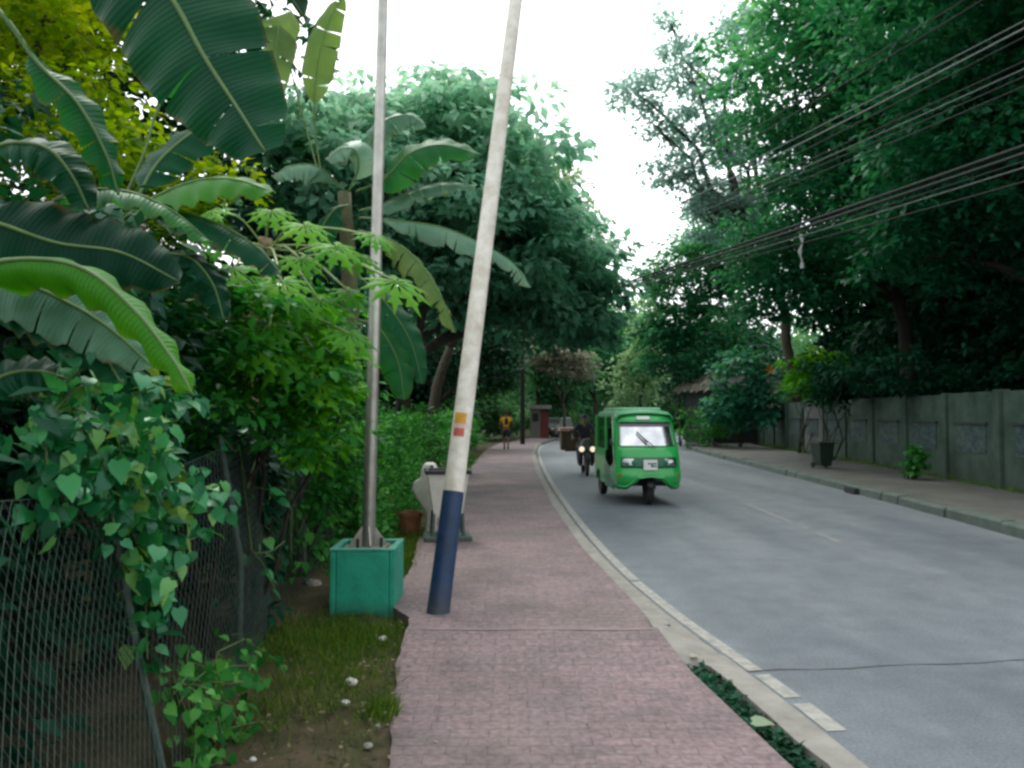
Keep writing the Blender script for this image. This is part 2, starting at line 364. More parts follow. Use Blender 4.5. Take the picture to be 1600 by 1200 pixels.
M['plate_mark'] = mat_basic('plate_mark', (.05, .16, .10), .5, noise=.2)
M['orange_lens'] = mat_basic('orange_lens', (.42, .12, .015), .25, coat=.5)
M['crate_brown'] = mat_basic('crate_brown', (.095, .072, .035), .75, noise=.5, scale=5)
M['crate_lid'] = mat_basic('crate_lid', (.50, .30, .25), .6, noise=.25, scale=6)
M['skin'] = mat_basic('skin', (.20, .105, .065), .6, noise=.15, scale=10)
M['shirt_yellow'] = mat_basic('shirt_yellow', (.90, .46, .012), .8, noise=.2, scale=9)
M['cloth_dark'] = mat_basic('cloth_dark', (.02, .022, .035), .85, noise=.3, scale=9)
M['cloth_grey'] = mat_basic('cloth_grey', (.20, .20, .22), .85, noise=.3, scale=9)
M['hair'] = mat_basic('hair', (.012, .009, .008), .6)
M['car_grey'] = mat_basic('car_grey', (.08, .11, .10), .35, coat=.5)
M['booth'] = mat_basic('booth', (.2, .19, .16), .8, noise=.3)
M['red_paint'] = mat_basic('red_paint', (.17, .028, .026), .6, noise=.3)
M['rag'] = mat_basic('rag', (.55, .58, .55), .9, noise=.3, scale=9)
M['flower_orange'] = mat_basic('flower_orange', (.75, .22, .02), .6)

def mat_glass(name, tint, fac, rough=.06):
    m, nt, out = newmat(name); L = nt.links.new
    g = nt.nodes.new('ShaderNodeBsdfGlossy'); g.inputs['Roughness'].default_value = rough; g.inputs['Color'].default_value = (.95, .97, 1, 1)
    t = nt.nodes.new('ShaderNodeBsdfTransparent'); t.inputs['Color'].default_value = rgba(tint)
    n = nt.nodes.new('ShaderNodeTexNoise'); n.inputs['Scale'].default_value = 3.5; n.inputs['Detail'].default_value = 3
    tc = nt.nodes.new('ShaderNodeTexCoord'); L(tc.outputs['Object'], n.inputs['Vector'])
    mr = nt.nodes.new('ShaderNodeMapRange'); mr.inputs['From Min'].default_value = .35; mr.inputs['From Max'].default_value = .65
    mr.inputs['To Min'].default_value = fac * .75; mr.inputs['To Max'].default_value = min(1, fac * 1.2); L(n.outputs['Fac'], mr.inputs['Value'])
    x = nt.nodes.new('ShaderNodeMixShader'); L(mr.outputs[0], x.inputs[0])
    L(t.outputs[0], x.inputs[1]); L(g.outputs[0], x.inputs[2]); L(x.outputs[0], out.inputs[0]); return m
M['windscreen'] = mat_glass('windscreen', (.35, .4, .4), .90, .16)
M['lens'] = mat_glass('lens', (.25, .55, .45), .45, .1)
def mat_lamp(name, c, s):
    m, nt, out = newmat(name)
    e = nt.nodes.new('ShaderNodeEmission'); e.inputs['Color'].default_value = rgba(c); e.inputs['Strength'].default_value = s
    nt.links.new(e.outputs[0], out.inputs[0]); return m
M['headlamp_on'] = mat_lamp('headlamp_on', (1, .84, .62), 1.1)
def mat_lettering():
    m, nt, out = newmat('faded_lettering'); L = nt.links.new
    b = nt.nodes.new('ShaderNodeBsdfPrincipled'); b.inputs['Roughness'].default_value = .85
    tc = nt.nodes.new('ShaderNodeTexCoord'); mp = nt.nodes.new('ShaderNodeMapping'); mp.inputs['Scale'].default_value = (1, 1.0, 1.6); L(tc.outputs['Object'], mp.inputs[0])
    n = nt.nodes.new('ShaderNodeTexNoise'); n.inputs['Scale'].default_value = 5.5; n.inputs['Detail'].default_value = 4; n.inputs['Distortion'].default_value = 1.2
    L(mp.outputs[0], n.inputs['Vector'])
    r = ramp(nt, [(.46, (.06, .09, .075)), (.54, (.02, .05, .055))]); L(n.outputs['Fac'], r.inputs['Fac']); L(r.outputs[0], b.inputs['Base Color'])
    L(b.outputs[0], out.inputs[0]); return m
M['lettering'] = mat_lettering()

# ------------------------------------------------------------------ foliage
T_OVATE = (np.array([(0, 0, 0), (.3, 0, .0), (.65, 0, -.03), (1, 0, -.14), (.22, .24, .05), (.6, .23, .02), (.22, -.24, .05), (.6, -.23, .02)]),
           [(0, 1, 4), (1, 2, 5, 4), (2, 3, 5), (0, 6, 1), (1, 6, 7, 2), (2, 7, 3)])
T_LEAN = (np.array([(0, 0, 0), (.5, .17, .03), (1, 0, -.1), (.5, -.17, .03)]), [(0, 3, 2, 1)])
T_DIAM = (np.array([(0, 0, 0), (.45, .28, .05), (1, 0, -.12), (.45, -.28, .05), (.5, 0, -.02)]), [(0, 4, 1), (1, 4, 2), (0, 3, 4), (4, 3, 2)])
T_HEART = (np.array([(0, 0, 0), (.35, 0, -.02), (.7, 0, -.06), (1.05, 0, -.2), (-.12, .22, .03), (.15, .44, .04), (.5, .36, .0), (.8, .16, -.08),
                     (-.12, -.22, .03), (.15, -.44, .04), (.5, -.36, .0), (.8, -.16, -.08)]),
           [(0, 1, 5, 4), (1, 2, 6, 5), (2, 7, 6), (2, 3, 7), (0, 8, 9, 1), (1, 9, 10, 2), (2, 10, 11), (2, 11, 3)])
T_BLADE = (np.array([(0, .03, 0), (0, -.03, 0), (.5, .022, .06), (.5, -.022, .06), (1, 0, -.05)]), [(0, 1, 3, 2), (2, 3, 4)])

def unit(a): return a / np.maximum(np.linalg.norm(a, axis=-1, keepdims=True), 1e-9)
def leaf_arrays(pos, axis, nrm, size, tmpl):
    T, Fc = tmpl
    A = unit(axis); S = unit(np.cross(nrm, A)); Nn = np.cross(A, S)
    V = pos[:, None, :] + size[:, None, None] * (T[None, :, 0:1] * A[:, None, :] + T[None, :, 1:2] * S[:, None, :] + T[None, :, 2:3] * Nn[:, None, :])
    return V.reshape(-1, 3)
def leaves_obj(name, pos, axis, nrm, size, var, tmpl, mat, parent=None):
    n = len(pos); T, Fc = tmpl; k = len(T)
    V = leaf_arrays(pos, axis, nrm, size, tmpl)
    fl = np.concatenate([np.array(f) for f in Fc]); ls = np.array([len(f) for f in Fc])
    flat = (fl[None, :] + (np.arange(n) * k)[:, None]).ravel()
    tot = np.tile(ls, n); start = np.concatenate([[0], np.cumsum(tot)[:-1]])
    return np_mesh(name, V, flat, start, tot, mat, parent, {'var': np.repeat(var, k)})

def rand_unit(n): return unit(rng.normal(size=(n, 3)))
def clump_leaves(centres, rad, n_per, droop=.35, flat=.7, shell=.55):
    """leaves on the outside of small rounded sprays; returns pos, axis, normal, height-in-clump"""
    m = len(centres); n = m * n_per
    c = np.repeat(centres, n_per, 0); r = np.repeat(rad, n_per)
    d = rand_unit(n); d[:, 2] = np.abs(d[:, 2]) * .9 + d[:, 2] * .35
    d = unit(d)
    rr = shell + (1 - shell) * rng.random(n) ** .6
    pos = c + d * (r * rr)[:, None] * np.array([1, 1, flat])
    axis = unit(d * np.array([1, 1, .35]) + rng.normal(size=(n, 3)) * .38 + np.array([0, 0, -droop]))
    nrm = unit(np.array([0, 0, 1.0]) + d * .55 + rng.normal(size=(n, 3)) * .33)
    return pos, axis, nrm, d[:, 2]

def crown_points(lobes, n):
    """clump centres near the skin of a union of ellipsoid lobes, with an uneven outline"""
    vol = np.array([l[3] * l[4] + l[3] * l[5] + l[4] * l[5] for l in lobes]); w = vol / vol.sum()
    out = []
    for l, k in zip(lobes, rng.multinomial(n, w)):
        d = rand_unit(k); rr = (.45 + .6 * rng.random(k) ** .7)
        wob = 1 + .18 * np.sin(d[:, 0] * 5 + l[0]) * np.cos(d[:, 2] * 6 + l[1]) + .12 * np.sin(d[:, 1] * 9 + l[2] * 3)
        out.append(np.array(l[:3]) + d * (rr * wob)[:, None] * np.array(l[3:6]))
    return np.concatenate(out)

def limb(mb, a, b, r0, r1, wob=.15, n=6, seg=5):
    a = Vector(a); b = Vector(b); pts = []
    L = (b - a).length
    for i in range(seg + 1):
        t = i / seg
        p = a.lerp(b, t); p.z += math.sin(t * math.pi) * L * .08
        if 0 < i < seg: p += Vector((random.uniform(-1, 1), random.uniform(-1, 1), random.uniform(-.5, .5))) * wob * L * .3
        pts.append(p)
    mb.tube(pts, [r0 + (r1 - r0) * i / seg for i in range(seg + 1)], n)
    return pts

def tree(name, label, base, lobes, n_clump, n_per, leaf, mat, clump=.7, trunk_r=.2, bark='bark', tmpl=T_DIAM, group=None, cat='tree', flat=.7, fork=.45, droop=.35, nlimb=18, shell=.55, hgrad=.25):
    base = Vector(base)
    t = empty(name, base, 0, label, cat, group)
    loc = [(l[0] - base.x, l[1] - base.y, l[2] - base.z, l[3], l[4], l[5]) for l in lobes]
    mb = MB()
    top = Vector(np.average([l[:3] for l in loc], axis=0, weights=[l[3] ** 3 for l in loc]))
    fk = Vector((top.x * .35, top.y * .35, top.z * fork))
    limb(mb, (0, 0, -.1), fk, trunk_r, trunk_r * .72, .08, 9)
    C = crown_points(loc, n_clump)
    for l in loc:
        pts = limb(mb, fk, (l[0], l[1], l[2] - l[5] * .1), trunk_r * .55, trunk_r * .16, .18, 7)
    idx = rng.choice(len(C), min(nlimb, len(C)), replace=False)
    for i in idx:
        c = Vector(C[i]); l = min(loc, key=lambda q: (Vector(q[:3]) - c).length)
        limb(mb, Vector(l[:3]) * .9 + fk * .1, c, trunk_r * .2, trunk_r * .05, .2, 5, 4)
    mb.build('trunk', M[bark], t, smooth=True, fix=False)
    rad = clump * (.6 + .7 * rng.random(len(C)))
    pos, ax, nr, h = clump_leaves(C, rad, n_per, droop, flat, shell)
    cl = np.repeat(rng.random(len(C)), n_per)
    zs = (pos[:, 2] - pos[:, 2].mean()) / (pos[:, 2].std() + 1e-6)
    var = np.clip(.35 * cl + .35 * rng.random(len(pos)) + .25 * h + hgrad * .5 * zs, 0, 1)  # pale sky glow above and shade below painted in by leaf height
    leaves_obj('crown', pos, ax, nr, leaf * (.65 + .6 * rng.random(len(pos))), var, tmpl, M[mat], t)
    return t

def bush(name, label, base, lobes, n_clump, n_per, leaf, mat, clump=.25, tmpl=T_OVATE, cat='bush', group=None, stems=7, droop=.35):
    base = Vector(base); t = empty(name, base, 0, label, cat, group)
    loc = [(l[0] - base.x, l[1] - base.y, l[2] - base.z, l[3], l[4], l[5]) for l in lobes]
    C = crown_points(loc, n_clump); mb = MB()
    for i in rng.choice(len(C), min(stems, len(C)), replace=False):
        limb(mb, (random.uniform(-.12, .12), random.uniform(-.12, .12), -.05), C[i], .022, .007, .15, 5, 4)
    mb.build('stem', M['bark_dark'], t, smooth=True, fix=False)
    rad = clump * (.6 + .7 * rng.random(len(C)))
    pos, ax, nr, h = clump_leaves(C, rad, n_per, droop, .8, .3)
    zb = pos[:, 2] + base.z; keep = zb > .03; pos, ax, nr, h = pos[keep], ax[keep], nr[keep], h[keep]
    cl = np.repeat(rng.random(len(C)), n_per)[keep]
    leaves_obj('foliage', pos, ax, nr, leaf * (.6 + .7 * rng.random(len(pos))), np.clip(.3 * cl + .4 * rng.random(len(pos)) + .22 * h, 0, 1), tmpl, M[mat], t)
    return t

def spline(pts, n):
    """Catmull-Rom through pts, n samples"""
    pts = [Vector(p) for p in pts]; q = [pts[0] * 2 - pts[1]] + pts + [pts[-1] * 2 - pts[-2]]
    out = []; m = len(pts) - 1
    for k in range(n):
        s = k / (n - 1) * m; i = min(int(s), m - 1); t = s - i
        a, b, c, d = q[i], q[i + 1], q[i + 2], q[i + 3]
        out.append(.5 * ((2 * b) + (c - a) * t + (2 * a - 5 * b + 4 * c - d) * t * t + (3 * b - a - 3 * c + d) * t ** 3))
    return out

def banana_leaf(parent, path, W, up, mat='banana', tear=0.0, fold=(.25, .25), stalk=.12, var=None, origin=None, rib='rib_green', n=36, rib_r=.010):
    """one banana leaf along a 3-D midrib path. W = half width, up = direction of the upper face, fold = droop of each half (radians)"""
    o = origin if origin is not None else Vector(parent.location)
    pts = [p - o for p in spline(path, n)]
    up = Vector(up)
    L = sum((pts[i + 1] - pts[i]).length for i in range(n - 1))
    V = []; vein = []; vv = []; ed = []; flat = []; tot = []
    v0 = random.uniform(.25, .75) if var is None else var
    m = 5
    for side in (-1, 1):
        fo = fold[0] if side < 0 else fold[1]
        segid = []; g = 0; cnt = 0; ln = random.randint(2, 5)
        for i in range(n):
            segid.append(g); cnt += 1
            if tear > 0 and cnt >= ln and random.random() < tear + .3: g += 1; cnt = 0; ln = random.randint(1, 5) if tear > .6 else random.randint(3, 9)
        extra = {k: random.uniform(-.15, .55) * tear for k in range(g + 2)}
        short = {k: 1 - random.random() * .35 * tear for k in range(g + 2)}
        rows = []
        def row(i, shift, sg):
            t = i / (n - 1)
            T = (pts[min(i + 1, n - 1)] - pts[max(i - 1, 0)]).normalized()
            S = T.cross(up).normalized(); U = S.cross(T)
            if t < stalk: w = W * .04
            else:
                s = (t - stalk) / (1 - stalk)
                w = W * min(1, (s * 5.5) ** .6 if s < .18 else 1) * (max(0, 1 - max(0, s - .45) / .55) ** .5 if s > .45 else 1)
                w = max(w, W * .02)
            w *= short[sg]
            ids = []
            for j in range(m + 1):
                q = j / m
                a = fo * (.4 + .8 * q) + extra[sg] * q
                wave = .018 * math.sin(i * 1.3 + side) * q
                p = pts[i] + S * (side * w * q * math.cos(a)) - U * (w * q * math.sin(a) - wave) + T * (shift * q + w * .22 * q)
                ids.append(len(V)); V.append(p); ed.append(max(q, max(0, t - .9) * 10 * .9)); vein.append(t * L + .16 * q * W); vv.append(min(1, max(0, v0 + .25 * (q - .5) + (extra[sg] * .4 if tear else 0))))
            return ids
        prev = None
        for i in range(n):
            sg = segid[i]
            if prev is not None and segid[i - 1] == sg:
                r = row(i, 0, sg)
            elif prev is not None:
                gap = L / n * .35
                r0 = row(i, -gap * .2, segid[i - 1])
                for j in range(m):
                    f = [prev[j], prev[j + 1], r0[j + 1], r0[j]]
                    flat += f if side > 0 else f[::-1]; tot.append(4)
                r = row(i, gap, sg); prev = r; continue
            else:
                r = row(i, 0, sg); prev = r; continue
            for j in range(m):
                f = [prev[j], prev[j + 1], r[j + 1], r[j]]
                flat += f if side > 0 else f[::-1]; tot.append(4)
            prev = r
    tot = np.array(tot); start = np.concatenate([[0], np.cumsum(tot)[:-1]])
    ob = np_mesh('leaf', np.array([tuple(p) for p in V]), np.array(flat), start, tot, M[mat], parent, {'var': np.array(vv), 'vein': np.array(vein), 'edge': np.array(ed)})
    mb = MB(); up2 = up.normalized() * .004
    mb.tube([p + up2 * 0 for p in pts], [rib_r * (1 - .85 * i / (n - 1)) + .002 for i in range(n)], 6)
    mb.build('midrib', M[rib], ob, smooth=True, fix=False)
    return ob

# ------------------------------------------------------------------ ground, road, pavements
def interp(tab, y):
    ys = [t[1] for t in tab]; xs = [t[0] for t in tab]
    return float(np.interp(y, ys, xs))
def smooth_tab(tab):
    pts = spline([Vector((a, b, 0)) for a, b in tab], 160); return [(p.x, p.y) for p in pts]
LEFT = smooth_tab([(2.5, -6), (2.1, 0), (1.70, 4.4), (1.34, 7), (1.13, 9.5), (.99, 14), (.93, 22), (1.05, 32), (1.45, 41), (2.8, 50), (5.6, 58), (10, 66), (16, 73), (30, 84)])
RIGHT = smooth_tab([(5.9, -6), (6.3, 2), (6.65, 7), (7.0, 11), (7.4, 18), (7.8, 27), (8.35, 37), (9.6, 44), (12.2, 51), (16, 57.5), (22, 65), (34, 76)])
def offset(tab, d):
    out = []
    for i in range(len(tab)):
        a = Vector(tab[max(i - 1, 0)]); b = Vector(tab[min(i + 1, len(tab) - 1)]); t = (b - a).normalized()
        out.append((tab[i][0] - t.y * -d, tab[i][1] - t.x * d) if False else (tab[i][0] + t.y * d, tab[i][1] - t.x * d))
    return out
def strip(name, A, B, zA, zB, mat, kind='structure', parent=None, label=None, skirt=0.0):
    mb = MB(); za = zA if callable(zA) else (lambda y: zA); zb = zB if callable(zB) else (lambda y: zB)
    rows = []
    for (a, b) in zip(A, B):
        row = [(a[0], a[1], za(a[1])), (b[0], b[1], zb(b[1]))]
        if skirt:
            row = [(a[0], a[1], -.14)] + row + [(b[0], b[1], -.14)]
        rows.append(row)
    mb.grid(rows)
    o = mb.build(name, mat, parent)
    if kind: o['kind'] = kind
    return o

g = MB(); g.grid([[(-400, -60, -.05), (400, -60, -.05)], [(-400, 600, -.05), (400, 600, -.05)]])
tag(g.build('ground', M['ground']), kind='structure')
strip('road', offset(LEFT, -.02), offset(RIGHT, .02), 0, 0, M['road'])

# left pavement: raised beyond y=5.9, ramps down to the lower piece near the camera
def zside(y):
    return float(np.interp(y, [0, 5.25, 5.95, 200], [.04, .045, .125, .125]))
def pick(tab, ys): return [(interp(tab, y), y) for y in ys]
Ys = list(np.concatenate([np.linspace(-6, 2.4, 10), np.linspace(2.5, 5.2, 40), np.linspace(5.25, 5.95, 12), np.linspace(6.0, 14, 110), np.linspace(14.2, 44, 60)]))
EDGE = [(1.68, -6), (1.58, 0), (1.36, 3.6), (1.17, 5.2), (1.09, 5.9), (1.02, 7), (.84, 9.5), (.71, 14), (.66, 22), (.78, 32), (1.18, 41), (1.5, 44)]
def jag(x, y): return x + .010 * math.sin(y * 9.1) * math.sin(y * 3.7 + 1) + .004 * math.sin(y * 23)
LSIDE = [(-.30, -6), (-.42, 0), (-.55, 3.6), (-.76, 5.3), (-.80, 6.3), (-1.02, 6.7), (-1.05, 8.4), (-1.18, 10), (-1.22, 20), (-1.25, 27), (-1.1, 36), (-.6, 44)]
def pave_rows(ys, a, b, nx=6):
    rows = []
    for y in ys:
        x0, x1 = jag(interp(a, y), y), interp(b, y); z = zside(y)
        rows.append([(x0, y, -.12)] + [(x0 + (x1 - x0) * k / nx, y, z) for k in range(nx + 1)] + [(x1, y, -.16)])
    return rows
mb = MB(); mb.grid(pave_rows(Ys, LSIDE, EDGE)); o = mb.build('pavement', M['pavers']); tag(o, kind='structure')
for y0, y1, nm in ((5.93, 5.985, 'pavement_seam'),):
    mb = MB(); mb.grid([[(x, y + .01 * math.sin(x * 7), zside(y) + .004) for x in np.linspace(interp(LSIDE, y) + .03, interp(EDGE, y) - .01, 14)] for y in (y0, y1)]); tag(mb.build(nm, M['seam']), kind='structure')
# far continuation round the bend
farA = [p for p in offset(LEFT, -2.0) if p[1] > 43]; farB = [p for p in offset(LEFT, -.28) if p[1] > 43]
k = min(len(farA), len(farB)); strip('pavement', farA[:k], farB[:k], .122, .122, M['pavers'], skirt=1)
# kerb strip of concrete between pavement and road
kys = [y for y in Ys if y >= 6.1]
mb = MB(); rows = []
for y in kys:
    x0 = interp(EDGE, y) + .004; x1 = interp(LEFT, y) - .03
    rows.append([(x0, y, -.1), (x0, y, zside(y) - .012), (x0 + .13, y, zside(y) - .018), (x0 + .15, y, .02), (x1, y, .006), (x1, y, -.1)])
mb.grid(rows); tag(mb.build('kerb', M['concrete'], bevel=0), kind='structure')
mb = MB(); rows = []
for (a, b) in [(p, q) for p, q in zip(offset(LEFT, -.276), offset(LEFT, -.04)) if p[1] > 44]:
    rows.append([(a[0], a[1], -.1), (a[0], a[1], .11), (b[0], b[1], .1), (b[0] , b[1], -.1)])
mb.grid(rows); tag(mb.build('kerb', M['concrete_kerb']), kind='structure')
# open gutter near the camera: trench floor, thin concrete lip, leaf litter
gys = [y for y in np.linspace(-6, 5.75, 40)]
mb = MB(); mb.grid([[(interp(EDGE, y) + .003, y, -.04), (interp(LEFT, y) - .1, y, -.04)] for y in gys]); tag(mb.build('gutter', M['gutter']), kind='structure')
mb = MB(); rows = []
for y in gys:
    x1 = interp(LEFT, y) - .025; wv = .02 * math.sin(y * 5.1) + .014 * math.sin(y * 13)
    w = float(np.interp(y, [0, 3.5, 4.6, 5.4, 5.75], [.27, .24, .20, .22, .33]))
    rows.append([(x1 - w + wv, y, -.1), (x1 - w + .012 + wv, y, .012), (x1, y, .008), (x1, y, -.1)])
mb.grid(rows); tag(mb.build('gutter_lip', M['concrete']), kind='structure')
mb = MB(); mb.grid([[(interp(EDGE, y) - .03, y, -.1), (interp(EDGE, y) - .03, y, z_ + .03), (interp(EDGE, y) + .1, y, z_), (interp(LEFT, y) - .04, y, .01), (interp(LEFT, y) - .04, y, -.1)] for y, z_ in ((5.5, -.02), (5.56, .045), (5.8, .075), (6.0, .10), (6.16, .108))]); tag(mb.build('gutter_end', M['concrete'], smooth=True), kind='structure')

# painted edge line and faint centre line
def line(tab, d0, d1, y0, y1, mat, z=.004, name='edge_line'):
    A = [p for p in offset(tab, d0)]; B = [p for p in offset(tab, d1)]
    pr = [(a, b) for a, b in zip(A, B) if y0 <= a[1] <= y1]
    return strip(name, [p[0] for p in pr], [p[1] for p in pr], z, z, mat)
fine = [(p.x, p.y) for p in spline([Vector((a, b, 0)) for a, b in LEFT], 1600)]
line(fine, .0, .115, 4.35, 4.78, M['paint_line']); line(fine, .0, .11, 4.86, 5.3, M['paint_line']); line(fine, .0, .105, 5.36, 8.2, M['paint_line'])
line(fine, .005, .11, 8.26, 80, M['paint_line'])
mid = [((a[0] * .5 + b[0] * .5) + .25, (a[1] + b[1]) * .5) for a, b in zip(LEFT, RIGHT)]
midf = [(p.x, p.y) for p in spline([Vector((a, b, 0)) for a, b in mid], 1600)]
for (y0, y1) in ((10.6, 11.5), (11.9, 12.3), (12.6, 15.2), (17.5, 22), (25, 29), (32, 36)):
    line(midf, -.05, .05, y0, y1, M['paint_faint'], name='centre_line')
mb = MB(); rows = []
for i in range(24):
    x = 1.55 + i * .24; y = 5.35 + .35 * (x - 1.5) * .35 + .02 * math.sin(i * 1.7)
    rows.append([(x, y, .004), (x, y + .014 + .006 * math.sin(i * 2.3), .004)])
mb.grid(rows); tag(mb.build('road_joint', M['crack']), kind='structure')

# right pavement with a kerb of concrete blocks
rp = [p for p in RIGHT]
strip('pavement', offset(RIGHT, .22), offset(RIGHT, 3.3), .17, .20, M['pavers_grey'], skirt=1)
def kerb_blocks():
    mb = MB(); fin = [(p.x, p.y) for p in spline([Vector((a, b, 0)) for a, b in RIGHT], 900)]
    acc = 0; cur = [fin[0]]; L = random.uniform(.7, 1.1)
    for a, b in zip(fin, fin[1:]):
        acc += math.dist(a, b); cur.append(b)
        if acc > L:
            p0, p1 = Vector(cur[0]), Vector(cur[-1]); t = (p1 - p0).normalized(); nn = Vector((t.y, -t.x))
            h = .165 + random.uniform(-.012, .02); j = random.uniform(-.02, .02)
            s = p0 + t * .012; e = p1 - t * .012
            prof = [(.0 + j, -.1), (.015 + j, h - .03), (.045 + j, h), (.214, h + .008), (.214, -.1)]
            mb.add([(s.x + nn.x * u, s.y + nn.y * u, v) for u, v in prof] + [(e.x + nn.x * u, e.y + nn.y * u, v) for u, v in prof],
                   [(0, 1, 2, 3, 4), (9, 8, 7, 6, 5)] + [(q, q + 5, (q + 1) % 5 + 5, (q + 1) % 5) for q in range(5)])
            acc = 0; cur = [b]; L = random.uniform(.6, 1.2)
    return mb.build('kerb', M['concrete_kerb'])
tag(kerb_blocks(), kind='structure')
mb = MB(); mb.box((7.30, 17.2, .07), (.10, .5, .12)); tag(mb.build('drain_inlet', M['black_rim']), kind='structure')

# verge of bare soil on the left (gently uneven)
mb = MB(); rows = []
for y in np.linspace(-4, 46, 120):
    x1 = interp(LSIDE, y) - .003
    rows.append([(x1 - 3.6 + 3.6 * k / 14, y, (.02 + .025 * math.sin(y * 2.1 + k * .9) * math.sin(k * .7) + .02 * math.sin(y * 5.3 - k) + (.045 if y > 6.3 else .0)) if k < 14 else .015) for k in range(15)])
mb.grid(rows); tag(mb.build('verge', M['soil'], smooth=True), kind='structure')

# ------------------------------------------------------------------ world, sun, camera
SUN_EL, SUN_AZ = R(58), R(-20)      # azimuth measured from +Y toward -X: the light comes from ahead, slightly left
w = bpy.data.worlds.new('World'); scn.world = w; w.use_nodes = True
nt = w.node_tree; nt.nodes.clear(); L = nt.links.new
wo = nt.nodes.new('ShaderNodeOutputWorld'); bg = nt.nodes.new('ShaderNodeBackground'); bg.inputs['Strength'].default_value = .15
sky = nt.nodes.new('ShaderNodeTexSky'); sky.sky_type = 'NISHITA'; sky.sun_disc = False
sky.sun_elevation = SUN_EL; sky.sun_rotation = SUN_AZ; sky.air_density = 1.5; sky.dust_density = 4
tc = nt.nodes.new('ShaderNodeTexCoord'); sx = nt.nodes.new('ShaderNodeSeparateXYZ'); L(tc.outputs['Generated'], sx.inputs[0])
# sky made brighter ahead and dimmer behind, shaped to backlight the foliage
mr = nt.nodes.new('ShaderNodeMapRange'); mr.interpolation_type = 'SMOOTHSTEP'
mr.inputs['From Min'].default_value = -.7; mr.inputs['From Max'].default_value = .8; mr.inputs['To Min'].default_value = 8.5; mr.inputs['To Max'].default_value = 18
L(sx.outputs['Y'], mr.inputs['Value'])
nz = nt.nodes.new('ShaderNodeTexNoise'); nz.inputs['Scale'].default_value = 2.0; nz.inputs['Detail'].default_value = 4; L(tc.outputs['Generated'], nz.inputs['Vector'])
cm = nt.nodes.new('ShaderNodeMapRange'); cm.inputs['To Min'].default_value = .85; cm.inputs['To Max'].default_value = 1.15; L(nz.outputs['Fac'], cm.inputs['Value'])
mu = nt.nodes.new('ShaderNodeMath'); mu.operation = 'MULTIPLY'; L(mr.outputs[0], mu.inputs[0]); L(cm.outputs[0], mu.inputs[1])
vc = nt.nodes.new('ShaderNodeVectorMath'); vc.operation = 'SCALE'; vc.inputs[0].default_value = (.96, 1.0, 1.02); L(mu.outputs[0], vc.inputs['Scale'])
mx = nt.nodes.new('ShaderNodeMix'); mx.data_type = 'RGBA'; mx.inputs['Factor'].default_value = .86
L(sky.outputs[0], mx.inputs[6]); L(vc.outputs[0], mx.inputs[7]); L(mx.outputs[2], bg.inputs['Color']); L(bg.outputs[0], wo.inputs[0])
sun = bpy.data.lights.new('sun', 'SUN'); sun.energy = 1.2; sun.angle = R(14); sun.color = (1, .95, .86)
so = bpy.data.objects.new('sun', sun); col.objects.link(so); so.location = (-6, 20, 30)
sd = Vector((math.sin(SUN_AZ) * math.cos(SUN_EL), math.cos(SUN_AZ) * math.cos(SUN_EL), math.sin(SUN_EL)))
so.rotation_euler = sd.to_track_quat('Z', 'Y').to_euler()
cam = bpy.data.cameras.new('camera'); co = bpy.data.objects.new('camera', cam); col.objects.link(co)
cam.sensor_width = 36; cam.lens = F / 1600 * 36; cam.clip_end = 2000; cam.clip_start = .05
co.location = (0, 0, CAMZ); co.rotation_euler = (R(90) + PITCH, 0, 0); scn.camera = co
scn.view_settings.view_transform = 'Standard'; scn.view_settings.look = 'None'; scn.view_settings.exposure = 0
scn.render.engine = 'CYCLES'
cy = scn.cycles; cy.max_bounces = 10; cy.diffuse_bounces = 6; cy.glossy_bounces = 3; cy.transparent_max_bounces = 8; cy.transmission_bounces = 4
cy.use_denoising = True; cy.pixel_filter_type = 'BLACKMAN_HARRIS'; cy.filter_width = 2.8

